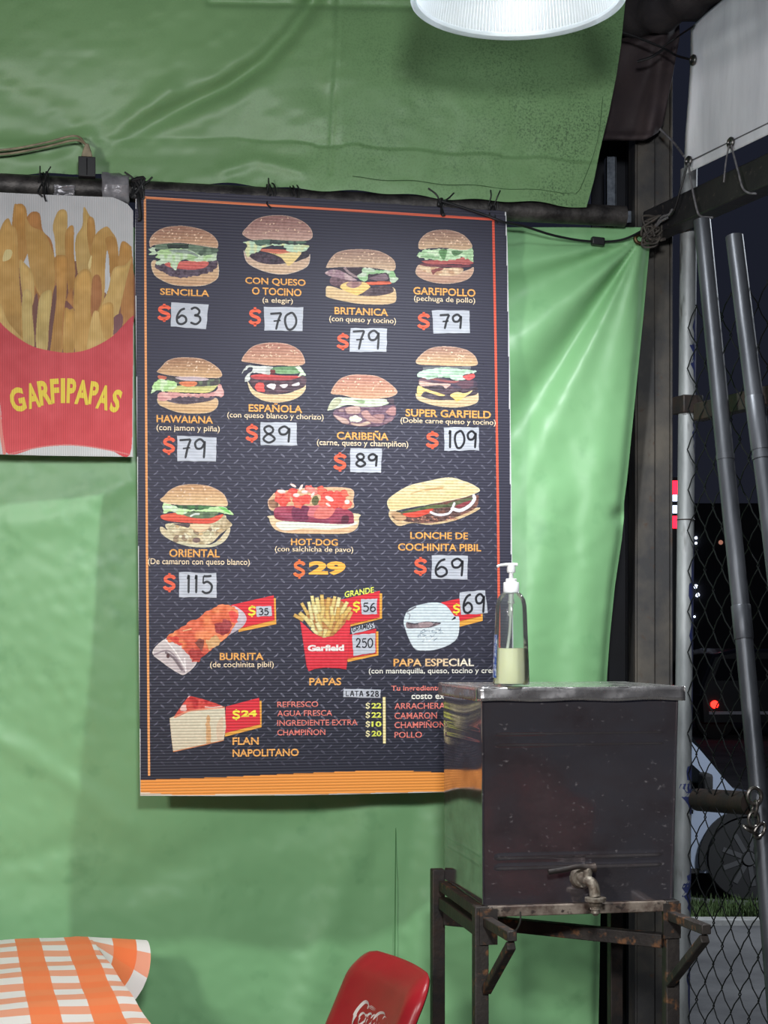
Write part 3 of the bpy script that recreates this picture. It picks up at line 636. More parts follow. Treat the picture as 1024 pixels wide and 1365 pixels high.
# ---------------------------------------------------------------- dish pictures on the board
PO = BO-0.0012
def burger(ox, oy, seed, h=90): return Pic(ox, oy, 9.31, 1024, h*9.31, seed=seed)
LET, LETD, PAT, TOM, CHZ, BB1, BB2 = (196, 214, 186), (120, 150, 112), (78, 64, 76), (206, 100, 88), (232, 200, 140), (218, 186, 150), (190, 150, 116)
def done(p): p.build('dish_picture', board, P_board, PO, gain=G)
# plain burger
p = burger(190, 295, 1)
p.fill([(105, 520), (160, 480), (250, 560), (420, 620), (600, 630), (800, 560), (915, 480), (948, 560), (945, 680), (900, 740), (780, 795), (600, 808), (400, 795), (250, 740), (140, 660)], BB1, BB2, rim=((214, 200, 180), 8))
p.fill([(150, 540), (250, 500), (500, 560), (800, 500), (900, 470), (930, 540), (880, 610), (740, 660), (560, 695), (400, 690), (250, 630), (170, 580)], PAT, noise=14, warp=10, mottled=(96, 82, 96))
p.fill([(280, 520), (480, 495), (700, 490), (820, 510), (780, 570), (640, 600), (460, 590), (330, 570)], (212, 112, 102), (196, 92, 88))
p.fill([(165, 290), (350, 270), (600, 285), (920, 330), (915, 400), (850, 430), (700, 425), (560, 370), (300, 350), (170, 350)], (98, 118, 98), (120, 138, 116), mottled=(80, 96, 82))
p.fill([(300, 285), (570, 285), (570, 335), (320, 340)], (48, 58, 54), smooth=False)
p.fill([(65, 345), (150, 320), (170, 370), (300, 345), (560, 345), (660, 390), (740, 430), (900, 400), (925, 420), (905, 485), (800, 500), (640, 500), (500, 480), (440, 530), (420, 600), (390, 590), (350, 560), (330, 510), (200, 545), (165, 510), (220, 470), (160, 450), (190, 410), (110, 425), (70, 410), (110, 380)], LET, noise=12, mottled=(176, 206, 150), warp=7)
p.fill([(330, 360), (520, 350), (660, 400), (690, 440), (560, 400), (400, 385)], (140, 152, 142), clip=True); p.line([(540, 470), (680, 450)], 8, (140, 170, 120))
p.bun([(85, 290), (90, 220), (150, 140), (260, 80), (420, 55), (560, 60), (740, 100), (860, 160), (930, 240), (940, 310), (910, 330), (700, 300), (480, 270), (300, 275), (150, 295), (100, 325)], n=28, ymax=240); done(p)
# with cheese or bacon
p = burger(315, 280, 2)
p.fill([(90, 500), (150, 560), (300, 640), (600, 660), (880, 560), (918, 555), (900, 680), (800, 750), (620, 800), (450, 790), (280, 740), (130, 650)], (196, 168, 150), (210, 178, 148), rim=((206, 196, 190), 8), noise=10)
p.fill([(720, 640), (800, 500), (870, 490), (905, 570), (800, 620)], (56, 52, 62), noise=10)
p.fill([(160, 570), (200, 535), (400, 545), (560, 580), (620, 640), (560, 668), (400, 672), (260, 640)], PAT, noise=14, mottled=(62, 54, 64))
p.fill([(280, 505), (320, 480), (600, 490), (800, 515), (700, 550), (520, 545)], (186, 98, 84), (222, 140, 112))
p.fill([(380, 520), (520, 545), (800, 515), (740, 620), (650, 690), (600, 640), (540, 580)], (228, 206, 150), (226, 196, 128))
p.fill([(180, 370), (400, 365), (840, 380), (830, 420), (600, 420), (340, 440), (230, 430)], (84, 108, 94), mottled=(58, 66, 68))
p.fill([(85, 400), (200, 385), (260, 440), (380, 430), (560, 420), (830, 430), (905, 445), (880, 490), (780, 520), (650, 510), (590, 470), (450, 440), (330, 470), (260, 530), (180, 545), (140, 585), (110, 510), (130, 430)], (190, 214, 186), noise=10, warp=8, mottled=(212, 214, 164))
p.fill([(400, 450), (590, 440), (590, 480), (420, 478)], (70, 72, 72), clip=True, smooth=False)
p.bun([(75, 280), (130, 210), (230, 120), (360, 75), (520, 62), (680, 80), (830, 140), (920, 220), (950, 300), (930, 360), (850, 382), (640, 380), (400, 365), (200, 370), (100, 325)], (140, 100, 96), (196, 160, 146), 22, 290); done(p)
# british
p = burger(425, 325, 3)
p.fill([(85, 620), (110, 520), (300, 570), (520, 640), (760, 620), (930, 540), (965, 690), (900, 745), (700, 755), (450, 740), (200, 690), (100, 660)], (216, 186, 142), (202, 170, 130), rim=((196, 176, 150), 7))
p.fill([(520, 630), (640, 550), (780, 525), (910, 540), (920, 600), (780, 640), (640, 648)], (72, 58, 66), noise=12, mottled=(96, 80, 84))
p.fill([(135, 480), (160, 410), (280, 410), (400, 440), (420, 500), (300, 545), (200, 530)], (110, 84, 92), mottled=(84, 62, 72), noise=12)
p.fill([(200, 330), (340, 290), (560, 300), (600, 360), (900, 340), (880, 470), (620, 450), (460, 420), (300, 380)], (62, 50, 60), noise=10)
p.fill([(75, 360), (150, 320), (260, 330), (380, 390), (480, 450), (420, 460), (280, 430), (130, 400)], (150, 120, 130), noise=14, mottled=(186, 160, 160))
p.fill([(560, 490), (640, 470), (880, 470), (890, 500), (700, 512), (600, 508)], (214, 102, 76))
p.fill([(270, 550), (330, 480), (540, 470), (640, 530), (600, 570), (500, 632), (430, 625)], (226, 192, 128), (230, 190, 112))
p.fill([(340, 510), (400, 465), (530, 470), (510, 520), (420, 552)], (168, 132, 124), clip=True, mottled=(146, 108, 108))
p.line([(320, 300), (380, 360), (480, 420), (560, 460)], 14, (150, 128, 130)); p.fill([(620, 430), (700, 400), (820, 370), (860, 440), (740, 455)], (120, 98, 108))
p.fill([(550, 300), (640, 300), (760, 325), (900, 315), (960, 400), (990, 435), (940, 480), (890, 470), (850, 360), (740, 370), (620, 380), (610, 440), (560, 470), (480, 400), (530, 360)], (146, 184, 136), noise=12, warp=8, mottled=(190, 200, 180))
p.bun([(92, 280), (140, 190), (220, 110), (360, 72), (540, 65), (720, 82), (860, 140), (945, 220), (940, 330), (800, 320), (600, 295), (300, 290), (110, 300)], (150, 118, 106), (206, 178, 148), 26, 245); done(p)
# chicken
p = burger(540, 300, 4)
p.fill([(130, 560), (180, 490), (300, 560), (500, 610), (760, 560), (850, 520), (845, 600), (770, 680), (600, 725), (420, 725), (260, 690), (150, 630)], (206, 170, 146), (178, 140, 120), rim=((206, 180, 160), 8))
p.fill([(180, 500), (300, 500), (480, 530), (700, 530), (720, 570), (640, 620), (480, 630), (340, 605), (220, 570)], (216, 188, 156), noise=16, mottled=(190, 150, 120))
p.fill([(330, 560), (450, 525), (480, 550), (400, 580), (350, 610)], (134, 76, 74), warp=8)
p.fill([(185, 480), (280, 470), (600, 490), (800, 490), (810, 520), (640, 528), (400, 520), (240, 510)], (112, 62, 72))
p.fill([(200, 450), (340, 435), (560, 430), (720, 400), (850, 460), (800, 490), (560, 485), (340, 490)], (190, 106, 98), (168, 88, 88), noise=8)
p.fill([(145, 380), (200, 320), (280, 300), (760, 290), (830, 280), (855, 400), (855, 460), (790, 430), (720, 400), (620, 430), (500, 435), (380, 430), (250, 420), (180, 400)], (172, 204, 160), noise=16, warp=14, mottled=(206, 224, 190))
p.fill([(420, 320), (520, 300), (490, 430), (450, 400)], (98, 140, 92), clip=True); p.fill([(580, 320), (720, 330), (620, 385)], (92, 126, 88), clip=True); p.line([(200, 390), (420, 400)], 8, (110, 150, 104))
p.bun([(165, 280), (175, 200), (240, 120), (340, 70), (480, 55), (620, 75), (740, 130), (820, 220), (830, 280), (740, 310), (600, 300), (470, 285), (300, 290), (200, 305)], (146, 112, 100), (206, 174, 140), 34, 250); done(p)
# hawaiian
p = burger(195, 470, 5)
p.fill([(145, 560), (300, 600), (600, 620), (860, 560), (890, 660), (800, 740), (600, 760), (400, 745), (240, 690), (150, 640)], (212, 178, 140), (202, 162, 116), rim=((206, 190, 168), 7))
p.fill([(250, 590), (380, 550), (700, 555), (850, 550), (800, 595), (640, 625), (480, 640), (340, 625)], (82, 70, 80), noise=12, mottled=(104, 92, 100))
p.fill([(150, 500), (280, 490), (600, 510), (860, 480), (890, 390), (940, 410), (965, 490), (940, 550), (840, 545), (700, 555), (400, 550), (300, 585), (160, 600)], (208, 150, 146), noise=10, warp=8, mottled=(222, 172, 164))
p.fill([(230, 480), (260, 430), (500, 400), (860, 380), (880, 420), (780, 495), (560, 500)], (188, 190, 130), (206, 196, 126), noise=10)
p.fill([(150, 280), (340, 300), (760, 330), (900, 310), (890, 400), (650, 420), (420, 400), (250, 340), (160, 330)], (78, 74, 74), mottled=(104, 116, 92))
p.fill([(420, 365), (610, 360), (620, 405), (520, 425), (430, 400)], (216, 126, 88)); p.fill([(150, 285), (250, 300), (230, 335), (155, 325)], (196, 108, 88))
p.fill([(360, 310), (560, 290), (760, 320), (740, 345), (500, 350)], (192, 172, 176))
p.fill([(65, 490), (90, 390), (150, 340), (280, 340), (370, 380), (360, 440), (240, 480), (140, 470), (85, 505)], (176, 212, 144), noise=14, warp=9, mottled=(206, 226, 184))
p.bun([(130, 232), (180, 180), (260, 100), (380, 62), (540, 58), (700, 78), (830, 140), (925, 225), (930, 305), (760, 315), (600, 300), (430, 300), (250, 280), (150, 250)], (152, 112, 88), (206, 168, 126), 24, 245); done(p)
# spanish
p = burger(315, 450, 6)
p.fill([(140, 540), (240, 660), (420, 700), (640, 690), (800, 620), (858, 570), (855, 660), (760, 750), (600, 800), (440, 805), (300, 770), (180, 680)], (222, 200, 156), (212, 182, 138), rim=((216, 200, 174), 8))
p.fill([(170, 500), (300, 450), (600, 470), (850, 480), (858, 590), (760, 650), (560, 692), (360, 700), (220, 640)], (76, 58, 68), noise=14, stretch=3, mottled=(96, 72, 80))
p.fill([(180, 470), (330, 450), (560, 470), (800, 480), (640, 530), (400, 530), (220, 510)], (212, 84, 80), (150, 62, 70)); p.fill([(230, 590), (330, 560), (350, 640), (330, 670), (260, 665)], (222, 90, 84), warp=12)
for q in ([(380, 600), (440, 565), (490, 590), (470, 645), (430, 635)], [(540, 590), (640, 580), (610, 625), (560, 615)], [(690, 585), (770, 555), (785, 585), (710, 597)]): p.fill(q, (226, 214, 214), warp=6)
p.fill([(450, 370), (780, 360), (790, 440), (560, 450), (470, 430)], (84, 120, 84), (140, 178, 128), noise=14); p.fill([(420, 405), (480, 400), (480, 445), (415, 445)], (112, 52, 54))
p.fill([(60, 450), (100, 380), (160, 340), (300, 350), (460, 360), (420, 410), (410, 460), (200, 440), (160, 540), (105, 545), (120, 470), (200, 410), (180, 370), (110, 410)], (206, 208, 202), noise=10, warp=6, mottled=(180, 182, 176))
p.fill([(730, 370), (790, 360), (865, 465), (820, 470), (760, 485), (790, 430)], (206, 222, 194), warp=6)
p.bun([(68, 270), (100, 210), (200, 110), (340, 68), (500, 60), (660, 85), (780, 150), (840, 240), (845, 330), (700, 355), (560, 345), (420, 350), (250, 325), (80, 300)], (164, 112, 98), (196, 152, 124), 30, 270); done(p)
# caribbean
p = burger(430, 490, 7)
p.fill([(130, 590), (200, 500), (500, 480), (800, 470), (900, 460), (915, 560), (880, 640), (740, 720), (560, 735), (400, 720), (250, 690)], (116, 90, 106), noise=16, mottled=(88, 66, 84))
rr = np.random.default_rng(9)
for q, c in (([(280, 500), (380, 475), (465, 490), (460, 570), (320, 575), (285, 540)], (196, 160, 150)), ([(480, 550), (560, 530), (620, 600), (740, 640), (740, 690), (600, 680), (500, 610)], (190, 146, 140)), ([(135, 590), (200, 600), (310, 640), (330, 700), (240, 690)], (206, 172, 160)),
             ([(780, 550), (860, 480), (910, 500), (905, 590), (830, 590)], (190, 140, 138)), ([(350, 680), (460, 690), (560, 660), (600, 700), (480, 730), (370, 715)], (206, 176, 156)), ([(620, 590), (760, 580), (760, 650), (700, 640)], (176, 132, 130)), ([(200, 520), (260, 510), (260, 550), (210, 550)], (170, 140, 140)),
             ([(760, 660), (860, 610), (880, 650), (780, 700)], (150, 116, 124))): p.fill(q, c, np.array(c)*.86, noise=10, rim=((120, 88, 96), 6), warp=4)
p.fill([(340, 620), (410, 595), (490, 640), (460, 670), (350, 665)], (222, 222, 200), warp=6)
p.fill([(60, 520), (140, 380), (300, 370), (560, 390), (780, 390), (825, 445), (700, 480), (500, 488), (320, 465), (200, 500), (100, 530)], (204, 214, 190), noise=8, mottled=(186, 190, 170)); p.fill([(60, 520), (150, 390), (240, 400), (170, 490)], (168, 168, 140), mottled=(190, 190, 160), clip=True); p.fill([(380, 400), (520, 410), (500, 445)], (140, 164, 120), clip=True)
p.fill([(800, 400), (880, 370), (885, 450), (830, 440)], (80, 66, 76))
p.bun([(108, 290), (150, 210), (230, 130), (360, 88), (500, 85), (680, 105), (820, 180), (930, 290), (880, 355), (720, 385), (560, 392), (400, 380), (250, 345), (115, 330)], (176, 122, 108), (208, 160, 128), 26, 300); done(p)
# double
p = burger(540, 455, 8)
p.fill([(135, 640), (200, 680), (400, 720), (640, 720), (860, 640), (910, 640), (905, 750), (800, 800), (640, 822), (440, 812), (260, 770), (150, 720)], (214, 190, 152), (204, 176, 138), rim=((214, 196, 168), 7))
p.fill([(190, 670), (260, 630), (420, 650), (600, 660), (880, 620), (885, 660), (760, 690), (560, 725), (330, 722)], (72, 62, 72), noise=12, mottled=(92, 80, 90))
p.fill([(190, 540), (400, 530), (860, 560), (880, 610), (700, 640), (560, 660), (420, 650), (260, 590)], (86, 70, 80), noise=12, mottled=(64, 54, 62))
p.fill([(160, 550), (260, 590), (420, 640), (500, 670), (420, 675), (250, 625), (190, 685), (150, 660)], (228, 208, 140), (222, 190, 120)); p.fill([(560, 665), (650, 630), (740, 645), (830, 610), (820, 635), (740, 690), (650, 748), (610, 715)], (230, 212, 150), (228, 188, 104))
p.fill([(185, 460), (400, 450), (640, 490), (860, 480), (880, 570), (600, 580), (380, 520), (200, 540)], (104, 76, 88), mottled=(76, 66, 82), noise=10, stretch=3); p.fill([(190, 490), (360, 520), (560, 530), (530, 570), (500, 585), (440, 545), (200, 555)], (206, 172, 160))
p.fill([(200, 455), (360, 460), (560, 490), (680, 480), (600, 520), (420, 490)], (152, 92, 92))
p.fill([(215, 315), (820, 310), (815, 360), (230, 360)], (110, 112, 116), smooth=False)
p.fill([(150, 435), (190, 370), (420, 330), (520, 318), (640, 340), (870, 360), (870, 390), (720, 420), (760, 470), (640, 485), (540, 455), (400, 450), (300, 470), (200, 450)], (192, 214, 196), noise=10, warp=6, mottled=(154, 186, 158))
p.fill([(720, 430), (850, 400), (865, 450), (800, 480), (750, 470)], (216, 92, 92))
p.bun([(132, 250), (180, 180), (280, 100), (400, 65), (580, 65), (740, 95), (840, 150), (892, 220), (885, 300), (640, 310), (400, 302), (180, 290)], (160, 120, 108), (214, 180, 136), 34, 250); done(p)
# oriental
p = burger(205, 640, 9, 95)
p.fill([(75, 610), (110, 580), (300, 700), (700, 800), (935, 590), (930, 690), (840, 790), (690, 835), (480, 830), (280, 780), (120, 690)], (206, 186, 150), (196, 190, 160), rim=((214, 204, 176), 7))
p.fill([(140, 560), (240, 530), (560, 530), (860, 430), (910, 480), (975, 550), (930, 600), (820, 680), (720, 780), (560, 800), (360, 770), (220, 680)], (206, 192, 158), noise=24, ns=30, mottled=(176, 156, 122))
for i in range(34):
    a, b_ = rr.uniform(190, 860), rr.uniform(540, 770); c = [(222, 202, 160), (206, 176, 130), (186, 176, 140), (226, 216, 186), (150, 128, 104)][i % 5]; p.blob(a, b_, rr.uniform(18, 46), rr.uniform(14, 30), c, rr.uniform(-1, 1), clip=True, rim=(np.array(c)*.8, 5), noise=6)
p.fill([(440, 545), (690, 545), (680, 600), (600, 640), (520, 635), (460, 590)], (226, 196, 158), rim=((186, 146, 110), 7)); p.fill([(250, 545), (440, 540), (430, 590), (380, 580)], (84, 72, 74), clip=True); p.blob(530, 745, 50, 34, (122, 98, 92), clip=True)
p.fill([(85, 440), (220, 410), (400, 410), (640, 470), (860, 420), (800, 500), (680, 540), (400, 530), (140, 500)], (222, 98, 72), (206, 78, 64), noise=8)
p.fill([(350, 420), (460, 375), (760, 380), (800, 420), (700, 470), (500, 470)], (106, 124, 92), mottled=(82, 100, 76)); p.line([(460, 445), (500, 425), (560, 420)], 11, (214, 220, 210))
p.fill([(220, 310), (900, 320), (880, 360), (600, 380), (340, 370)], (54, 78, 58), mottled=(74, 120, 72))
p.fill([(115, 290), (210, 300), (340, 350), (560, 370), (720, 340), (860, 325), (985, 415), (940, 430), (820, 400), (640, 390), (460, 385), (350, 430), (220, 390), (130, 415)], (188, 222, 158), noise=12, warp=8, mottled=(208, 222, 200)); p.fill([(800, 330), (890, 345), (960, 420), (880, 385)], (120, 190, 100), clip=True)
p.bun([(75, 245), (120, 200), (200, 120), (320, 65), (480, 48), (660, 65), (800, 120), (890, 200), (915, 320), (760, 322), (560, 310), (340, 310), (150, 290)], (184, 140, 102), (222, 190, 146), 20, 250); done(p)
# hot dog
p = Pic(350, 640, 7.31, 1024, 585, seed=10)
p.fill([(65, 380), (120, 340), (880, 320), (940, 380), (920, 470), (820, 520), (560, 525), (260, 518), (120, 480)], (222, 206, 166), (216, 168, 130), rim=((206, 190, 160), 6), noise=8)
p.fill([(50, 220), (90, 150), (160, 110), (500, 70), (860, 80), (885, 200), (860, 280), (500, 300), (120, 310)], (206, 166, 128), noise=12, rim=((216, 180, 166), 6)); p.fill([(60, 200), (140, 190), (150, 260), (80, 270)], (150, 110, 86), mottled=(96, 66, 58), clip=True)
p.fill([(180, 400), (880, 400), (860, 450), (640, 480), (420, 470), (200, 490)], (222, 222, 206), noise=8)
p.fill([(110, 330), (150, 260), (400, 250), (700, 260), (860, 300), (890, 380), (840, 430), (400, 410), (160, 390)], (176, 74, 92), (120, 52, 74), noise=14, stretch=3, mottled=(142, 56, 76))
p.fill([(300, 260), (450, 260), (430, 400), (300, 385)], (110, 46, 72), clip=True, noise=10); p.fill([(470, 262), (560, 250), (520, 350), (440, 345)], (196, 106, 112), clip=True); p.fill([(560, 255), (710, 265), (640, 370), (500, 360)], (212, 114, 104), clip=True, noise=12); p.fill([(780, 350), (840, 350), (830, 420), (770, 420)], (84, 36, 52), clip=True)
for i, (x, y, rx, ry, c) in enumerate([(200, 190, 70, 60, 0), (290, 120, 50, 50, 0), (360, 200, 70, 55, 0), (430, 180, 50, 45, 0), (580, 110, 48, 60, 1), (640, 170, 80, 60, 0), (740, 160, 80, 55, 0), (800, 130, 40, 40, 1), (810, 240, 60, 50, 1), (700, 230, 90, 40, 0), (600, 220, 60, 40, 1), (480, 100, 70, 35, 2), (160, 140, 40, 40, 1), (250, 150, 40, 40, 1), (340, 240, 50, 34, 1)]):
    p.blob(x, y, rx, ry, [(228, 84, 74), (232, 104, 86), (226, 138, 128)][c], rr.uniform(-.5, .5), noise=14, rim=((206, 70, 66), 6), warp=12)
for x, y, rx, ry, ro in ((300, 52, 34, 14, .5), (375, 72, 36, 15, -1.1), (330, 146, 34, 18, 0), (185, 110, 42, 20, .1), (652, 180, 46, 22, .5), (825, 212, 26, 22, 0), (490, 140, 30, 13, -1), (410, 115, 32, 18, 0), (640, 240, 28, 12, .6)): p.blob(x, y, rx, ry, (238, 214, 206), ro, noise=8, rim=((240, 190, 176), 5))
p.blob(515, 200, 34, 48, (98, 96, 62), .2, noise=14); done(p)
# pork roll
p = Pic(510, 630, 7.31, 1024, 585, seed=11)
p.fill([(65, 380), (120, 370), (500, 440), (920, 340), (910, 380), (700, 470), (460, 510), (300, 490), (170, 522), (110, 490), (65, 430)], (202, 172, 132), noise=12, rim=((216, 196, 160), 6))
p.fill([(130, 400), (400, 330), (880, 220), (940, 250), (900, 350), (700, 440), (480, 490), (240, 480), (180, 440)], (92, 66, 62), noise=18, ns=16, mottled=(126, 84, 74)); p.fill([(100, 380), (200, 400), (230, 450), (150, 470), (90, 430)], (184, 146, 110), mottled=(74, 58, 50), clip=True)
for i in range(26): p.blob(rr.uniform(260, 800), 470-rr.uniform(0, 40)-(rr.uniform(0, 1)*0), rr.uniform(5, 12), rr.uniform(4, 8), (176, 120, 100), 0, clip=True)
p.fill([(130, 370), (280, 340), (600, 310), (680, 330), (400, 360), (220, 395)], (92, 102, 66), clip=True, mottled=(70, 80, 54)); p.fill([(640, 300), (860, 240), (880, 270), (700, 330)], (92, 96, 70), clip=True)
p.fill([(200, 400), (300, 385), (490, 350), (440, 400), (330, 435), (230, 425)], (216, 76, 60), noise=12); p.fill([(720, 320), (860, 270), (830, 310), (740, 345)], (140, 62, 70))
p.line([(470, 385), (530, 410), (610, 408), (665, 380), (700, 300)], 11, (226, 220, 224)); p.line([(680, 352), (760, 368), (850, 320), (895, 260), (890, 225)], 16, (228, 224, 230), clip=False)
p.fill([(48, 270), (140, 190), (260, 125), (420, 85), (640, 45), (780, 75), (900, 125), (950, 180), (820, 235), (620, 280), (440, 315), (260, 345), (130, 372), (65, 360)], (226, 212, 172), (216, 190, 134), noise=10, rim=((228, 214, 178), 8), mottled=(218, 198, 146))
p.line([(280, 205), (420, 165), (590, 148)], 7, (200, 168, 120)); p.line([(420, 170), (500, 158), (580, 150)], 10, (196, 156, 108)); done(p)
# burrito
p = Pic(195, 790, 5.69, 1024, 654, seed=12)
p.fill([(45, 450), (150, 345), (330, 300), (390, 510), (300, 618), (240, 610), (120, 530)], (206, 196, 192), (190, 176, 176), noise=10, rim=((222, 212, 206), 6))
p.line([(60, 470), (160, 440), (230, 500), (290, 600)], 6, (150, 136, 140)); p.line([(150, 455), (210, 500), (270, 585)], 9, (118, 104, 108)); p.blob(165, 480, 12, 18, (80, 50, 50)); p.line([(140, 350), (215, 440), (290, 560)], 5, (232, 224, 220)); p.line([(290, 500), (300, 600)], 6, (226, 216, 214))
p.fill([(640, 110), (720, 130), (762, 190), (740, 250), (670, 300), (600, 320)], (204, 190, 196), (176, 164, 172), noise=8)
p.fill([(150, 350), (260, 260), (420, 170), (540, 98), (640, 95), (700, 150), (680, 240), (600, 350), (480, 450), (380, 525), (330, 480), (250, 400)], (222, 112, 74), (196, 78, 62), noise=18, ns=30, mottled=(232, 132, 86), warp=8)
for q, c in (([(510, 240), (600, 210), (650, 240), (600, 330), (540, 300)], (150, 54, 56)), ([(330, 450), (400, 420), (430, 480), (380, 520), (340, 500)], (166, 56, 52)), ([(640, 150), (700, 160), (680, 220), (640, 210)], (222, 78, 70)), ([(460, 360), (540, 330), (560, 390), (480, 430)], (206, 160, 110)), ([(380, 370), (440, 350), (430, 430), (390, 420)], (126, 66, 56)), ([(160, 345), (240, 340), (270, 400), (200, 380)], (206, 70, 56))): p.fill(q, c, noise=16, warp=14, clip=True)
p.line([(280, 290), (340, 275)], 4, (240, 190, 140)); done(p)
# chips in a printed carton
p = Pic(380, 780, 6.83, 1024, 956, seed=13)
p.fill([(190, 300), (260, 160), (420, 120), (540, 160), (580, 260), (500, 420), (400, 470), (300, 460)], (176, 120, 70), noise=20)
def chip(x0, y0, x1, y1, wd, c, pic=p):
    d = np.array([x1-x0, y1-y0], float); d /= np.linalg.norm(d); n_ = np.array([-d[1], d[0]])*wd/2; a, b_ = np.array([x0, y0]), np.array([x1, y1])
    pic.fill([a+n_, b_+n_, b_-n_, a-n_], c, np.array(c)*.9, smooth=False, noise=8, rim=(np.array(c)*.78, wd*.16))
CH = [(232, 212, 140), (226, 196, 120), (222, 184, 104), (236, 222, 160), (216, 170, 92)]
for i, a in enumerate([(245, 95, 270, 250), (335, 85, 345, 240), (400, 110, 380, 260), (455, 100, 420, 270), (495, 110, 460, 280), (290, 110, 310, 250), (150, 160, 210, 270), (80, 270, 170, 320), (130, 250, 240, 350), (215, 150, 250, 320), (570, 150, 500, 270), (600, 200, 520, 300), (610, 240, 570, 320), (350, 190, 330, 330), (270, 180, 300, 330), (420, 190, 440, 330), (380, 230, 400, 380), (490, 200, 470, 330), (300, 260, 330, 390), (230, 310, 260, 400), (180, 290, 240, 370), (440, 270, 410, 400), (500, 310, 450, 430), (310, 340, 320, 460), (240, 390, 300, 450), (370, 400, 360, 480), (410, 410, 380, 470), (530, 260, 500, 360), (340, 300, 400, 360), (290, 340, 330, 420)]): chip(*a, 32+(i % 3)*4, CH[i*7 % 5])
p.fill([(135, 320), (190, 370), (250, 430), (350, 480), (440, 460), (510, 390), (560, 330), (600, 320), (585, 560), (560, 770), (480, 758), (360, 752), (270, 765), (215, 787), (195, 740)], (218, 52, 66), (206, 46, 60), smooth=False, noise=5, rim=((190, 40, 54), 6)); done(p)
words('carton_lettering', [('Garfield', 410.2, 458.8, 859.6, 868.4, (236, 222, 216), {'bold': .05, 'slope': -.01})], off=.0014)
# foil-wrapped potato
p = Pic(530, 780, 7.88, 1024, 788, seed=14)
p.fill([(62, 380), (100, 270), (180, 220), (320, 185), (430, 182), (520, 220), (600, 320), (650, 340), (640, 530), (560, 620), (420, 675), (290, 692), (180, 670), (115, 560), (80, 460)], (198, 210, 216), (206, 214, 218), noise=7, rim=((186, 196, 204), 6))
p.fill([(95, 390), (180, 400), (300, 385), (380, 400), (450, 395), (440, 412), (340, 445), (180, 455), (100, 450)], (124, 108, 112), noise=16, mottled=(90, 78, 84)); p.line([(110, 400), (200, 405), (300, 388), (450, 398)], 6, (46, 44, 54)); p.fill([(220, 400), (340, 385), (370, 420), (260, 450)], (150, 130, 132), noise=14, clip=True)
p.fill([(565, 370), (600, 330), (612, 350)], (40, 42, 56)); p.line([(100, 280), (190, 230)], 8, (110, 108, 116)); p.line([(105, 300), (130, 310), (120, 360)], 5, (140, 140, 146))
for i in range(26):
    a, b_ = rr.uniform(235, 490), rr.uniform(470, 590); p.line([(a, b_), (a+rr.uniform(-30, 30), b_+rr.uniform(-18, 18)), (a+rr.uniform(-40, 40), b_+rr.uniform(-26, 26))], rr.uniform(2, 5), [(140, 154, 166), (166, 178, 186), (112, 126, 140), (226, 232, 234)][i % 4])
done(p)
# slice of flan
p = Pic(215, 915, 7.31, 1024, 731, seed=15)
p.fill([(80, 310), (240, 230), (620, 195), (632, 400), (610, 530), (420, 575), (115, 642), (95, 480)], (212, 204, 178), (206, 192, 164), smooth=False, noise=6, rim=((216, 190, 160), 6))
p.fill([(440, 320), (470, 300), (480, 550), (440, 560)], (206, 160, 112), clip=True, noise=10, warp=8); p.fill([(540, 380), (600, 300), (600, 500), (550, 520)], (212, 186, 156), clip=True); p.line([(115, 640), (300, 600), (610, 530)], 9, (202, 128, 84))
p.fill([(135, 275), (200, 180), (270, 88), (400, 120), (540, 165), (630, 205), (420, 222), (260, 250), (130, 310)], (202, 58, 54), (206, 92, 72), smooth=False, noise=14, mottled=(180, 44, 46))
p.line([(130, 300), (250, 246), (420, 222), (610, 205)], 7, (222, 142, 110)); p.fill([(185, 215), (215, 175), (245, 195), (240, 240), (200, 240)], (226, 186, 176), warp=8); p.line([(250, 108), (275, 92)], 7, (232, 190, 184)); p.line([(430, 200), (500, 205), (590, 195)], 6, (232, 196, 182)); done(p)

# ================================================================ the fries sign
FO = BO+0.006
fs = thing('fries_sign', wl(90, 607, FO), 'white sign picturing chips in a red carton left of the menu board', 'sign')
FOUT = [(-42, 254.5), (60, 259.5), (150, 263), (158, 266), (170, 272), (177.5, 281), (178, 420), (177.3, 609), (60, 607.3), (-42, 604.5)]
p = Pic(-44, 250, 1.0, 226, 364, res=2.0, seed=21)
sh = lambda pts: [(x+44, y-250) for x, y in pts]
p.fill(sh(FOUT), (186, 186, 188), (196, 196, 194), noise=5, ns=30, smooth=False)
z5 = lambda pts: sh([(x/5.69, 260+y/5.69) for x, y in pts]); z3 = lambda pts: sh([(x/3.41, 230+y/3.41) for x, y in pts])
FR = [(206, 160, 88), (198, 146, 76), (214, 176, 106), (188, 130, 72), (208, 180, 112), (180, 118, 70)]
def fry(pts, c, rim=.86, tip=None):
    c = np.array(c, float); p.fill(z5(pts), c*1.0, c*.76, noise=9, ns=14, rim=(c*rim, 3.0), mottled=c*.88)
    return p
p.fill(z5([(-200, 700), (0, 560), (140, 520), (260, 640), (420, 560), (580, 500), (690, 560), (790, 740), (860, 660), (1010, 560), (1010, 980), (700, 1180), (400, 1190), (100, 1080), (-100, 950)]), (118, 78, 62), noise=8)
fry([(-200, 300), (-100, 180), (-60, 200), (0, 400), (20, 900), (-60, 900)], FR[1]); fry([(-130, 500), (-60, 430), (40, 900), (-40, 960)], FR[0])
fry([(105, 90), (130, 68), (180, 75), (205, 150), (215, 420), (120, 560), (90, 300)], FR[1])
fry([(10, 240), (60, 175), (90, 230), (130, 300), (150, 700), (180, 1100), (60, 1050), (-30, 850), (-30, 420)], FR[0])
p.fill(z5([(20, 500), (40, 420), (90, 420), (80, 480)]), (206, 188, 132))
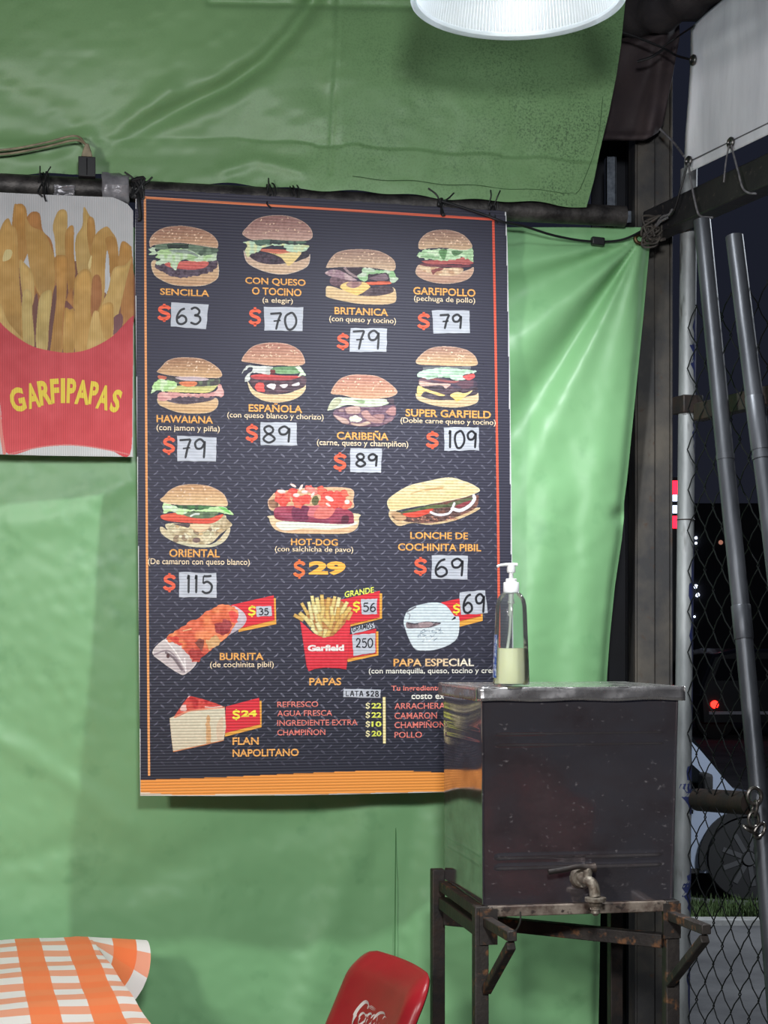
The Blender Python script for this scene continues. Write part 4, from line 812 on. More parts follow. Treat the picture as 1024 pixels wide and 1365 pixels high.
fry([(230, 135), (300, 140), (325, 270), (400, 380), (420, 760), (330, 900), (260, 740), (260, 430), (195, 230)], FR[3]); fry([(190, 180), (240, 240), (330, 280), (390, 400), (420, 520), (400, 740), (300, 760), (220, 520)], FR[0])
fry([(400, 240), (430, 140), (470, 108), (510, 140), (510, 300), (520, 470), (480, 620), (430, 500), (415, 330)], FR[2]); fry([(495, 290), (557, 235), (560, 420), (570, 620), (530, 800), (500, 500)], FR[1])
fry([(635, 90), (680, 155), (715, 190), (725, 330), (700, 480), (680, 640), (600, 620), (570, 420), (580, 310), (625, 230)], FR[2]); fry([(670, 170), (715, 200), (720, 330), (690, 460), (660, 300)], FR[1])
fry([(710, 330), (800, 240), (850, 280), (890, 360), (900, 560), (850, 620), (820, 440), (800, 640), (780, 860), (720, 860), (690, 560)], FR[0]); fry([(800, 330), (880, 340), (900, 600), (840, 640), (825, 460)], FR[1])
p.fill(z5([(812, 420), (828, 520), (812, 735), (800, 720), (798, 560)]), (190, 190, 192)); p.fill(z5([(695, 455), (690, 540), (675, 560), (670, 520)]), (214, 190, 130))
fry([(905, 430), (930, 350), (985, 380), (1000, 420), (990, 600), (900, 620)], FR[1]); fry([(980, 520), (1010, 500), (1010, 960), (930, 990), (920, 760)], FR[3])
fry([(410, 500), (460, 455), (515, 480), (510, 620), (500, 800), (470, 1190), (380, 1190), (430, 780)], FR[1]); fry([(480, 900), (540, 700), (560, 860), (560, 1150), (480, 1190)], FR[3])
fry([(560, 720), (590, 600), (660, 560), (700, 640), (700, 900), (660, 1180), (570, 1190)], FR[0]); fry([(700, 640), (760, 620), (770, 800), (720, 900), (690, 900)], FR[5])
fry([(860, 560), (950, 530), (1000, 480), (960, 640), (900, 900), (850, 1090), (760, 900), (820, 720)], FR[2])
p.fill(z5([(500, 800), (560, 860), (560, 880), (500, 880)]), (120, 78, 70)); p.fill(z5([(265, 780), (290, 800), (275, 1150), (255, 1140)]), (112, 74, 66)); p.fill(z5([(400, 760), (430, 720), (380, 1180), (365, 1180)]), (104, 70, 64)); p.fill(z5([(855, 940), (920, 900), (930, 980), (860, 1060)]), (110, 72, 74))
fry([(145, 505), (190, 520), (250, 600), (260, 780), (210, 900), (170, 760)], FR[2]); fry([(170, 760), (235, 735), (245, 900), (260, 1150), (180, 1130)], FR[4]); fry([(285, 880), (310, 760), (375, 720), (395, 770), (370, 1000), (355, 1180), (275, 1150)], FR[4])
fry([(490, 880), (530, 868), (565, 890), (560, 1190), (480, 1190)], FR[0]); fry([(705, 900), (760, 890), (850, 900), (850, 1080), (740, 1170), (660, 1180)], FR[2]); fry([(750, 880), (800, 820), (860, 840), (850, 1060), (790, 1080)], FR[0]); fry([(0, 820), (60, 960), (180, 1110), (60, 1080), (-60, 960)], FR[2])
p.fill(z3([(-140, 520), (-60, 610), (0, 680), (60, 735), (150, 790), (260, 815), (330, 818), (410, 800), (510, 745), (600, 655), (606, 700), (602, 1060), (590, 1283), (500, 1262), (400, 1245), (300, 1238), (180, 1248), (40, 1281), (10, 1180), (-10, 1000)]), (176, 62, 70), (206, 74, 78), noise=6, ns=20)
p.line(z3([(20, 1275), (5, 1180), (-14, 1000)]), 2.2, (214, 130, 120)); p.line(z3([(40, 1280), (180, 1248), (300, 1238), (400, 1245), (500, 1262), (588, 1282)]), .9, (206, 120, 116))
p.build('printed_face', fs, P_sign, FO-0.0002, gain=0.86)
MB().prism([wl(x, y, FO) for x, y in FOUT], N*0.004).build('panel', M_edge, fs, smooth=False)
ink = Ink(FO-0.0008)
for ch, (x0, x1, y0, y1), rot in zip('GARFIPAPAS', [(41, 118, 972, 1094), (116, 180, 952, 1076), (172, 236, 942, 1060), (229, 270, 936, 1050), (276, 296, 935, 1048), (303, 346, 935, 1049), (340, 409, 941, 1056), (405, 448, 947, 1058), (440, 503, 962, 1082), (503, 552, 980, 1097)], (-.24, -.2, -.14, -.06, 0, .03, .08, .14, .2, .25)):
    V, Fc = glyphs(ch, .04); lo, hi = V.min(0), V.max(0); u = (V[:, 0]-lo[0])/(hi[0]-lo[0])-.5; v = .5-(V[:, 1]-lo[1])/(hi[1]-lo[1])
    cx_, cy_ = (x0+x1)/2, (y0+y1)/2; sh_ = abs(rot)*1.0; W_, H_ = (x1-x0)*(1-sh_*.55), (y1-y0)*(1-sh_*.35)
    X_, Y_ = u*W_, v*H_; px = cx_+X_*math.cos(rot)-Y_*math.sin(rot); py = cy_+X_*math.sin(rot)+Y_*math.cos(rot)
    ink.add(np.stack([px/3.41, 230+py/3.41], 1), Fc, (216, 190, 66))
ink.build('carton_lettering', fs, P_sign, gain=0.9)
# ================================================================ posts and beam at the stall's corner
M_post = mat('rusty_dark_steel', (92, 86, 78), 0.6, 0.25, c2=(58, 57, 58), scale=6, lo=.35, hi=.6, c3=(74, 56, 44), scale3=30, lo3=.62, hi3=.75, bump=.15)
M_galv = mat('galvanised_steel', (160, 163, 164), 0.5, 0.25, c2=(112, 115, 117), scale=16, stretch=(1, 1, .25), lo=.3, hi=.65, c3=(78, 78, 76), scale3=26, bump=.12)
M_galvd = mat('dark_galvanised_pipe', (84, 86, 91), 0.40, 0.45, c2=(54, 56, 61), scale=14, stretch=(1, 1, .2), lo=.3, hi=.65, bump=.15)
M_iron = mat('blackened_iron', (44, 42, 42), 0.55, 0.4, c2=(62, 50, 44), scale=25, bump=.3)
post = thing('steel_post', pt(870, 1650, 4.2), 'wide dark steel post behind the right edge of the green tarp', 'post')
a = pt(838, 853, 4.2).x; z = pt(897, 853, 4.09).x
b = MB()
b.box((a, 4.19, 0), ((z-a), 0, 0), (0, 0.008, 0), (0, 0, 3.2)); b.box((a, 4.09, 0), (0.006, 0, 0), (0, 0.10, 0), (0, 0, 3.2)); b.box((z-0.006, 4.09, 0), (0.006, 0, 0), (0, 0.10, 0), (0, 0, 3.2))
b.box((a+.006, 4.089, 0), (0.045, 0, 0), (0, 0.006, 0), (0, 0, 3.2)); b.box((a+.052, 4.10, 0), (z-a-.058, 0, 0), (0, 0.006, 0), (0, 0, 3.2))
b.build('channel', M_post, post, bevel=0.002, smooth=False)
st = MB(); c0 = pt(814, 300, 4.15); st.box(c0+Vector((-.012, 0, 0)), (.003, 0, 0), (0, .03, 0), (0, 0, .18)); st.box(c0+Vector((-.012, 0, 0)), (.026, 0, 0), (0, .002, 0), (0, 0, .18)); st.box(c0+Vector((.012, 0, 0)), (.003, 0, 0), (0, .03, 0), (0, 0, .18)); st.box(c0+Vector((-.012, .004, .008)), (.075, 0, 0), (0, .003, 0), (0, 0, .03))
tagged(st.build('metal_stud', mat('bright_zinc', (120, 126, 136), 0.45, 0.5, c2=(80, 86, 96), scale=60)), 'short bright zinc stud standing behind the pole end', 'stud')

gp = thing('fence_post', pt(911, 1650, 3.98), 'galvanised fence post with peeling blue paint beside the tank', 'post')
MB().tube([pt(918.6, 226, 3.96), pt(917, 420, 3.95), pt(914, 700, 3.94), pt(911, 1000, 3.93), pt(908, 1365, 3.92), pt(906.5, 1635, 3.91)], 0.0211, 24).build('pipe', M_galv, gp)
M_blue = mat('blue_paint', (44, 52, 96), 0.5, c2=(32, 38, 72), scale=30)
rr = random.Random(3); b = MB()
def flake(cx_, y0, y1, wmax):                       # curved flake of paint hugging the pipe's right side
    n = 14; P = []
    for i in range(n+1):
        t = i/n; y = y0+(y1-y0)*t; ax = np.interp(y, [170, 420, 700, 1000, 1365], [919, 917, 914, 911, 908]); c = pt(ax, y, float(np.interp(y, [170, 420, 700, 1000, 1365, 1648], [3.96, 3.95, 3.94, 3.93, 3.92, 3.91])))
        w_ = 1.7*wmax*(math.sin(PI*t)**.6)*(0.7+.5*rr.random()); row = []
        for j in range(5):
            an = math.radians(12)+ math.radians(-2)+ (cx_-j/4*w_); row.append(c+Vector((math.cos(an)*.0217, -math.sin(-an)*0, 0))+Vector((0, math.sin(an)*.0217, 0)))
        P.append(row)
    b.grid(P)
for y0, y1, w_ in ((405, 520, .8), (545, 610, .6), (715, 900, .7), (880, 985, .35), (1010, 1090, 1.1), (1150, 1225, .9), (1260, 1365, .6)): b = MB(); flake(-.15, y0, y1, w_); b.build('paint_flake', M_blue, gp, label='dark blue paint flake')
b = MB(); c = pt(917, 540, 3.945); b.cbox(c, SV*.026, Vector((0.026, 0.006, 0)), UP*.0225); b.build('clamp', M_iron, gp, bevel=.003)
b = MB(); ring(b, pt(914.5, 693, 3.94), UP, .0215, .0015); b.build('weld_ring', M_iron, gp)

def leaning(name, pts, r, joints, label, m):
    t = thing(name, pts[-1], label, 'pipe'); b = MB().tube(pts, r, 22); b.build('tube', m, t)
    for p, q, rr_ in joints: MB().tube([p, p+(q-p)*.02, q-(q-p)*.02, q], [rr_, rr_*1.03, rr_*1.03, rr_], 22).build('coupling', m, t)
    return t
def on(pts, y):                                     # a point on a leaning pipe's axis at image row y
    for p, q in zip(pts[:-1], pts[1:]):
        f = lambda v: HY-(v.z-H)/v.y*F
        if f(p) <= y <= f(q):
            lo, hi = 0.0, 1.0
            for _ in range(40):
                mid = (lo+hi)/2; lo, hi = (mid, hi) if f(p.lerp(q, mid)) < y else (lo, mid)
            return p.lerp(q, lo)
P1 = [pt(936, 294, 3.72), pt(968, 620, 3.64), pt(989, 820, 3.58), pt(1003, 970, 3.54), pt(1016, 1110, 3.50), pt(1068, 1759, 3.36)]
leaning('leaning_pipe', P1, 0.0203, [(on(P1, 807), on(P1, 852), .0216), (on(P1, 1108), on(P1, 1114), .0212), (on(P1, 606), on(P1, 613), .0208)], 'long steel pipe leaning between the fence post and the right edge', M_galvd)
P2 = [pt(979, 315, 3.56), pt(1006, 532, 3.50), pt(1022, 660, 3.46), pt(1158, 1829, 3.12)]
leaning('leaning_pipe', P2, 0.0198, [(on(P2, 529), on(P2, 600), .0208), (on(P2, 606), on(P2, 612), .0212)], 'shorter topped steel pipe leaning at the far right edge', M_galvd)

M_beam = mat('dark_painted_beam', (50, 48, 48), 0.5, 0.2, c2=(36, 35, 38), scale=9, c3=(82, 76, 70), scale3=60, bump=.2)
p0, p1 = SO+UP*(pt(872, 301, SO.y).z), None
p0 = sd(872, 301); b0 = p0-SV*.01; b1 = b0+SV*1.9
bm_ = MB().bar(b0, b1, .055, .072); tagged(bm_.build('steel_beam', M_beam, bevel=.004), 'square dark steel beam running from the corner under the white banner', 'beam')
def fence_rail(y, label, s1):
    q0 = sd(905, y); t_ = MB().tube([q0-SV*.02, q0+SV*s1], .0245, 18); return tagged(t_.build('fence_rail', M_iron), label, 'rail', 'rails of the wire fence')
q0 = sd(931, 550, -.03); tagged(MB().bar(q0, q0+SV*.36, .03, .044).build('fence_rail', M_iron, bevel=.003), 'upper dark flat rail of the wire fence, behind the leaning pipes', 'rail', 'fence rails')
q0 = sd(931, 1066, -.035); q1 = sd(1001, 1071, -.035); tagged(MB().tube([q0, q1], .028, 20).build('fence_rail', M_iron), 'lower thick round rail of the wire fence, with the chain at its end', 'rail', 'fence rails')
# chain at the rail's end
M_chain = mat('dull_chain_steel', (110, 106, 102), 0.35, 0.8, c2=(70, 64, 60), scale=60)
b = MB()
def link(c, a, q, R=.011, L=.017, r=.0036):
    pts = []
    for i in range(20):
        an = 2*PI*i/20; pts.append(Vector(c)+Vector(a).normalized()*(math.cos(an)*R)+Vector(q).normalized()*(math.sin(an)*L))
    b.tube(pts, r, 8, closed=True)
cc = pt(1006, 1067, 3.47)
link(cc+UP*.010, D, UP, .016, .018, .0045); link(cc-UP*.018+D*.001, N, UP+D*.2); link(cc-UP*.042-D*.002, D, UP, .012, .017); link(cc-UP*.064-D*.010, D+N, D-UP*.6); link(cc-UP*.066+D*.012, D, UP+D*.4)
tagged(b.build('chain', M_chain), 'short steel chain at the end of the lower fence rail', 'chain')

# chain-link fence
M_fw = mat('dark_fence_wire', (30, 31, 33), 0.45, 0.5)
b = MB(); CW, CH_, zlo, zhi = .072, .100, -.18, 2.28
nf = thing('wire_fence', SO+SV*.2-UP*.18*0+Vector((0, 0, -.19)), 'dark chain-link fence between the stall and the street', 'fence')
for i in range(4, 40):
    pts = []; n_ = int((zhi-zlo)/(CH_/2)); x0 = i*CW/2*1.0
    for k in range(n_+1):
        s_ = x0+(CW/4 if (k+i) % 2 else -CW/4)*1.02; wob = .002*math.sin(k*1.7+i*2.1)
        base = SO+SV*(s_+.0+wob)-SN*(.012+.004*((k+i) % 2))+UP*(zlo+k*CH_/2)
        if pts:                                     # straight run between the hooked bends
            prev = pts[-1]
            pts += [prev.lerp(base, .12), prev.lerp(base, .5)+SN*.003, prev.lerp(base, .88)]
        pts.append(base)
    b.tube(pts, .0016, 5)
b.build('wire_mesh', M_fw, nf)

# ================================================================ white banner, ropes, brown cloth, roof roll
M_white = mat('grey_white_banner', (222, 223, 228), 0.55, c2=(184, 186, 193), scale=3.5, stretch=(3, 3, .5), lo=.35, hi=.75, c3=(156, 146, 140), scale3=26, lo3=.68, hi3=.85, bump=.08)
wb = thing('white_banner', sd(970, 210, .02), 'dirty white banner laced by grommets to the beam at upper right', 'banner')
nu, nv = 60, 70; P = []
for j in range(nv+1):
    row = []
    for i in range(nu+1):
        u, v = i/nu, j/nv
        ybot = 233-u*150; pxr = 912+u*310
        py = ybot-v*(ybot+190)                      # bottom edge up to above the frame
        lx = np.interp(py, [-190, -2, 14, 37, 80, 130, 180, 233], [1120, 966, 946, 921, 921, 918, 914, 912]); px = lx+u*(1222-lx)
        off = .022+.006*math.sin(v*9+u*4)+.010*math.exp(-((px-lx)/10)**2)*math.sin(v*7)+.008*math.exp(-((py-(70-(px-925)*.55))/14)**2)*math.exp(-((px-960)/50)**2)
        row.append(sd(px, py, off))
    P.append(row)
MB().grid(P).build('sheet', M_white, wb, angle=180, solid=.0015)
b = MB(); b.tube([sd(915+u*300, 233-16-u*146, .031) for u in np.linspace(0, 1, 20)], .0014, 5); b.build('hem_stitch', mat('grey_thread', (96, 96, 100), .7), wb)
M_steel = mat('grommet_steel', (92, 90, 88), .35, .9)
GR = [(918, 215), (974, 190), (924, 80)]
for x, y in GR: b = MB(); ring(b, sd(x, y, .036), SN, .009, .0042); b.build('grommet', M_steel, wb)
M_rope = mat('grey_cord', (112, 110, 112), .7, c2=(76, 74, 78), scale=80)
def cord(pts, r, label, m=M_rope, group=None, name='cord'):
    return tagged(MB().tube(smoothline(pts, 7), r, 7).build(name, m), label, 'cord', group)
cord([sd(918, 218, .04), sd(922, 245, .046), sd(928, 275, .048), sd(934, 288, .044), sd(950, 290, .04)], .0026, 'grey cord from the banner corner grommet looped down over the beam')
cord([sd(917, 218, .04), sd(908, 250, .047), sd(899, 280, .046), sd(890, 290, .044)], .0026, 'dark lacing cord running from the banner corner down to the beam end', M_wire)
cord([sd(975, 194, .04), sd(984, 228, .046), sd(990, 250, .046), sd(998, 257, .044), sd(1008, 258, .042)], .0024, 'grey cord from the second banner grommet looped over the beam')
cord([sd(972, 194, .04), sd(968, 215, .044), sd(965, 243, .044)], .0020, 'thin cord from the second banner grommet straight to the beam')
cord([sd(924, 80, .04), pt(902, 74, 3.93), pt(884, 64, 3.92), pt(836, 45, 3.9), pt(800, 36, 3.9)], .0030, 'dark cord tying the upper banner grommet towards the green tarp', M_wire)
cord([pt(884, 66, 3.91), pt(868, 76, 3.91), pt(850, 82, 3.92)], .0034, 'loose dark cord end dangling by the brown cloth', M_wire)
cord([sd(912, 208, .03), pt(898, 190, 3.95), pt(880, 172, 3.98)], .0030, 'pale cord stub from the banner edge to the brown cloth')
cord([pt(882, 64, 3.92), pt(905, 48, 3.9), sd(926, 34, .04)], .0024, 'thin dark cord above the brown cloth reaching the banner top', M_wire)
# tangle where beam, tarp and post meet
b = MB(); rr = random.Random(5); c = sd(866, 316, .05)
for k in range(9):
    b.tube(smoothline([c+Vector((rr.uniform(-.022, .03), rr.uniform(-.03, .0), rr.uniform(-.022, .05))) for _ in range(6)], 5), .0028, 6)
b.tube(smoothline([c, c+Vector((.02, -.02, -.012)), c+Vector((.036, -.02, -.010))], 5), .004, 6)
tagged(b.build('cord_tangle', mat('dirty_cord', (78, 72, 66), .7, c2=(48, 44, 42), scale=60)), 'tangled dirty cord tying the tarp corner to the beam end', 'cord')
b = MB(); hub = c+UP*.02
b.tube(smoothline([sd(874, 303, .045), sd(882, 290, .048), sd(892, 286, .047), sd(897, 279, .045)], 6), .0035, 6); b.tube(smoothline([sd(872, 306, .045), sd(880, 296, .05), sd(890, 290, .048)], 6), .003, 6)
tagged(b.build('beam_lashing', M_rope), 'grey lashing wound over the top of the beam end', 'cord')

M_brown = mat('dark_brown_cloth', (74, 62, 62), .75, c2=(52, 44, 48), scale=7, lo=.3, hi=.7, bump=.35, bscale=24)
out = [(797, 60), (830, 48), (868, 44), (884, 40), (893, 30), (903, 33), (906, 50), (897, 100), (889, 140), (884, 165), (874, 181), (850, 186), (818, 186), (797, 184)]
nu, nv = 40, 46; P = []
for j in range(nv+1):
    row = []; y = 28+(187-28)*j/nv
    xr = np.interp(y, [28, 50, 100, 140, 165, 178, 187], [905, 906, 897, 889, 884, 876, 858]); xl = np.interp(y, [28, 45, 60, 187], [880, 860, 788, 788])
    for i in range(nu+1):
        u = i/nu; x = xl+(xr-xl)*u
        Y = 4.05+.014*math.sin(u*7+y/40)-.03*math.exp(-((x-(884-(y-60)*.16))/10)**2)+.012*math.sin(y/17+u*3)*u-.02*math.exp(-((y-183)/5)**2)
        row.append(pt(x, y, Y))
    P.append(row)
tagged(MB().grid(P).build('brown_cloth', M_brown, angle=180, solid=.004), 'dark brown cloth hanging between the green tarp and white banner', 'cloth')
M_roll = mat('sooty_canvas', (64, 58, 58), .8, c2=(40, 37, 40), scale=12, bump=.4, bscale=30)
ro = sd(830, 22, .0)+Vector((0, .12, 0)); b = MB(); pts = [ro+SV*(t*1.2)+UP*(.01*math.sin(t*14)) for t in np.linspace(-.2, 1.1, 24)]
pts = [pt(800, 18, 4.12), pt(850, 22, 4.05), pt(890, 10, 3.95), pt(940, -18, 3.84), pt(1010, -60, 3.7)]
b.tube(smoothline(pts, 6), [.052+.006*math.sin(i*1.3) for i in range(len(smoothline(pts, 6)))], 14)
tagged(b.build('rolled_canvas', M_roll), 'sooty rolled canvas lashed at the roof corner above the brown cloth', 'canvas')
b = MB()
for yy in (4.5, 4.25):
    b.box(pt(770, -30, yy)+Vector((0, 0, -.10)), (.8, .0, 0), (0, .05, 0), (0, 0, .09))
tagged(b.build('trim_1', M_post), kind='structure')

# black cable with a little inline box along the tarp's top
cab = thing('cable', wl(797, 322, -.04), 'black cable with an inline box draped over the tarp top', 'cable')
b = MB().tube(smoothline([wl(589, 268, -.05), wl(618, 277, -.052), wl(648, 287, -.055), wl(672, 296, -.058), wl(700, 302, -.03), wl(735, 313, -.005), wl(770, 320, .012), wl(797, 322, .014), wl(822, 321, .014), wl(842, 315, .008), sd(868, 300, .05), sd(880, 290, .05)], 8), .0030, 8); b.build('wire', M_black, cab)
b = MB().cbox(wl(797, 322, .010), D*.0165+UP*-.001, N*.009, UP*.010); b.build('inline_box', M_black, cab, bevel=.003)

# ================================================================ pendant lamp
LC = pt(691, -1, 2.98); LR = 141/F*2.98
lamp = thing('pendant_lamp', LC+UP*.30, 'clear ribbed bell lamp hanging lit at the top of the picture', 'lamp')
M_acr = thin_mat('ribbed_acrylic', (238, 244, 248), diff=.55, rough=.4, ior=1.4)
def ribs(r, z, an): return r*(1+.012*math.cos(an*180))
prof = [(LR*.985, .012), (LR*.97, .03), (LR*.925, .075), (LR*.84, .13), (LR*.70, .19), (LR*.52, .235), (LR*.36, .26)]
b = MB(); b.lathe(prof, LC, 1440, fn=ribs); b.build('shade', M_acr, lamp, angle=60)
M_rim = thin_mat('clear_rim', (226, 234, 236), diff=.35, rough=.15)
b = MB(); b.lathe([(LR*.968, .012), (LR*.968, .004), (LR*1.0, .0), (LR*1.02, .0), (LR*1.02, .004), (LR*.99, .014)], LC, 160); b.build('rim', M_rim, lamp)
M_alu = mat('cast_aluminium', (150, 152, 154), .4, .8)
b = MB(); b.capped([(LR*.37, .255), (LR*.37, .30), (LR*.26, .34), (LR*.26, .42), (.02, .44), (.012, .52)], LC, 40); b.build('housing', M_alu, lamp)
b = MB(); b.tube([LC+UP*.5, LC+UP*.9], .004, 8); b.build('hanging_cord', M_black, lamp)
M_bulb = mat('lit_bulb', (255, 255, 255), .5, emis=(238, 246, 255), estr=2.5)
b = MB(); b.capped([(.018, .25), (.030, .235), (.052, .19), (.056, .155), (.045, .12), (.02, .10), (.004, .097)], LC, 28); b.build('bulb', M_bulb, lamp, label='lit white bulb')
l = bpy.data.lights.new('pendant_light', 'POINT'); l.energy = LAMP_POWER; l.shadow_soft_size = .06; l.color = (.90, .97, 1.0); lo_ = bpy.data.objects.new('pendant_light', l); COL.objects.link(lo_); lo_.location = LC+UP*.05
l = bpy.data.lights.new('pendant_beam', 'SPOT'); l.energy = LAMP_DOWN; l.spot_size = math.radians(166); l.spot_blend = 1.0; l.shadow_soft_size = .035; l.color = (.93, .98, 1.0)   # what the bell throws out of its mouth
lo_ = bpy.data.objects.new('pendant_beam', l); COL.objects.link(lo_); lo_.location = LC-UP*.01

# ================================================================ steel water tank on its stand
T0 = pt(645, 1207, 3.1); TW, TD, TH = .3886, .35, .402
def tk(u, d, z): return T0+D*u+N*d+UP*z            # along the front, into depth, up
M_ss = mat('scuffed_stainless', (196, 190, 196), .06, .945, metal2=.89, metal3=.72, rough2=.13, c2=(140, 128, 132), scale=11, lo=.3, hi=.7, c3=(214, 206, 206), scale3=70, lo3=.64, hi3=.80, stretch=(1, 1, 1.6), bump=.02, bscale=10)
tank = thing('water_tank', tk(TW/2, TD/2, 0), 'square stainless steel water tank with lid and tap', 'tank')
nx, nz = 60, 60; P = []
def bead(z): return sum(.0011*math.exp(-((z-zz)/.0035)**2) for zz in (.075, .095, .318, .340))
def face(fn, nu, nv): return [[fn(i/nu, j/nv) for i in range(nu+1)] for j in range(nv+1)]
ws = lambda u: max(0, min(1, (u-.06)/.02))*max(0, min(1, (.94-u)/.02))
def front(u, v): z = v*TH; tp_ = .012*(1-v)*0; return tk(u*TW+.004*(.5-u)*(1-v)*0-.003*v*(1-u)+.012*v*u, -bead(z)*ws(u)+.0035*math.sin(u*5+1)*math.sin(v*4)*math.sin(PI*u)*math.sin(PI*v), z)
def left(u, v): z = v*TH; return tk(-.003*v-bead(z)*ws(u)*.8+.004*math.sin(PI*u)*math.sin(v*7+.5), TD*(1-u), z)
b = MB(); b.grid(face(front, 80, 200)); b.grid(face(left, 60, 200)); b.grid(face(lambda u, v: tk(TW+.012*v, TD*u, v*TH), 4, 40)); b.grid(face(lambda u, v: tk(TW*(1-u)+.012*v*(1-u), TD, v*TH), 4, 40)); b.grid(face(lambda u, v: tk(TW*u, TD*(1-v), 0), 4, 4))
b.build('body', M_ss, tank, angle=50)
b = MB()
for x, y in ((0, 0), (TW, 0)):
    b = MB(); b.tube([tk(x-.001 if x == 0 else x, y-.001, .002), tk(x-.003 if x == 0 else x+.012, y-.001, TH)], .0022, 8); b.build('corner_seam', M_ss, tank)
M_lid = mat('scuffed_steel_lid', (190, 186, 186), .16, .86, rough2=.32, scale=30, lo=.35, hi=.6, bump=.12, bscale=16)
b = MB(); lo_, hi_ = TH+.0, TH+.027; x0, x1, y0, y1 = -.012, TW+.024, -.012, TD+.01
n_ = 40; rim = []
def lidtop(u, v): return tk(x0+(x1-x0)*u, y0+(y1-y0)*v, hi_+.003*math.sin(u*9+v*4)*math.sin(PI*u)*math.sin(PI*v)-.0015*math.exp(-((u-.5)/.2)**2)*(v < .02))
b.grid(face(lidtop, 40, 20)); wv = lambda u: .0012*math.sin(u*17)
b.grid(face(lambda u, v: tk(x0+(x1-x0)*u, y0+.001*math.sin(v*3+u*20), hi_+(lo_-hi_)*(1-(1-v))+wv(u)*v), 40, 4))
b.grid(face(lambda u, v: tk(x0, y0+(y1-y0)*(1-u), hi_+(lo_-hi_)*v), 10, 4)); b.grid(face(lambda u, v: tk(x1, y0+(y1-y0)*u, hi_+(lo_-hi_)*v), 10, 4)); b.grid(face(lambda u, v: tk(x1-(x1-x0)*u, y1, hi_+(lo_-hi_)*v), 10, 4))
b.build('lid', M_lid, tank, angle=35, solid=.0015)
M_tap = mat('limescaled_brass', (150, 142, 130), .5, .45, c2=(92, 80, 68), scale=45, lo=.4, hi=.6, bump=.5, bscale=120)
tp_ = tk(.1965, -.002, .050); tap = MB()
tap.tube([tp_, tp_-N*.012], [.022, .018], 14); tap.tube(smoothline([tp_-N*.01+UP*.002, tp_-N*.035+D*.004, tp_-N*.052+D*.010-UP*.008, tp_-N*.058+D*.013-UP*.030], 5), [.011]*16, 12)
tap.capped([(.011, -.030), (.021, -.031), (.021, -.038), (.014, -.039), (.012, -.047), (.010, -.048), (.011, -.054), (.008, -.056), (.009, -.061), (.004, -.066)], tp_-N*.058+D*.013, 20)
tap.tube([tp_-N*.035+D*.003, tp_-N*.035+D*.006+UP*.024], .009, 12)
to = tap.build('tap', M_tap, tank, label='limescaled tap')
b = MB(); h0 = tp_-N*.036+D*.010+UP*.024; b.tube(smoothline([h0+D*.010, h0, h0-D*.026+UP*.003, h0-D*.055-UP*.002, h0-D*.086-UP*.006], 5), [.010, .010, .0095, .009, .0085, .008, .0075, .007]+[.0055]*13, 10); b.build('lever', M_iron, to)
# stand
stand = thing('tank_stand', Vector((tk(TW/2, TD/2, 0).x, tk(TW/2, TD/2, 0).y, 0)), 'rusty welded steel stand carrying the water tank', 'stand')
M_stand = mat('flaking_painted_steel', (62, 56, 52), .6, .3, c2=(40, 36, 36), scale=14, c3=(122, 84, 56), scale3=34, lo3=.56, hi3=.68, bump=.35, bscale=80)
M_standw = mat('chipped_pale_paint', (136, 124, 112), .6, .1, c2=(84, 68, 60), scale=22, lo=.4, hi=.58, c3=(58, 48, 44), scale3=60, lo3=.56, hi3=.66, bump=.3)
zb = T0.z
for u, d, m in ((-.006, .004, M_stand), (TW+.000, .004, M_stand), (-.013, TD+.016, M_iron), (TW, TD, M_iron)):
    c = tk(u, d, 0); MB().box(c-D*.014-N*.014+UP*(-zb), D*.028, N*.028, UP*(zb+(-.001 if d < .1 else .02 if u < .1 else -.001))).build('leg', m, stand, bevel=.002)
MB().box(tk(.008, -.010, -.022), D*(TW-.022), N*.022, UP*.021).build('rail', M_standw, stand, label='chipped pale front rail', bevel=.002)
for q in ((tk(-.016, .018, -.024), N*(TD-.03), D*.02, UP*.022), (tk(TW-.012, .018, -.024), N*(TD-.03), D*.02, UP*.022), (tk(.01, TD-.01, -.024), D*(TW-.02), N*.02, UP*.022)): MB().box(*q).build('rail', M_stand, stand, bevel=.002)
zz = -.084
MB().bar(tk(TW-.012, .012, zz), tk(.0, TD-.01, zz), .026, .028).build('brace', M_stand, stand, bevel=.002)
MB().bar(tk(-.004, .012, zz+.034), tk(-.006, TD-.012, zz+.034), .022, .026).build('brace', M_iron, stand, bevel=.002)
for u, sgn in ((.004, 1), (TW-.006, -1)):
    a0 = tk(u, -.01, -.030); a1 = tk(u, -.20, -.030+.006); arm = MB().bar(a0, a1, .019, .019).build('arm', M_stand, stand, bevel=.002)
    e1 = a1+N*.008-UP*.018
    MB().bar(tk(u-.002, -.012, -.165), e1+UP*.0, .017, .017).build('strut', M_stand, arm, bevel=.002)
    MB().box(tk(u-.016, -.016, -.075), D*.036, N*.004, UP*.07).build('gusset', M_stand, arm)
b = MB().tube(smoothline([tk(.004, -.195, -.016), tk(.012, -.20, -.012), tk(.018, -.205, .004), tk(.018, -.205, .022)], 5), .0016, 6); b.build('hook', M_steel, stand)

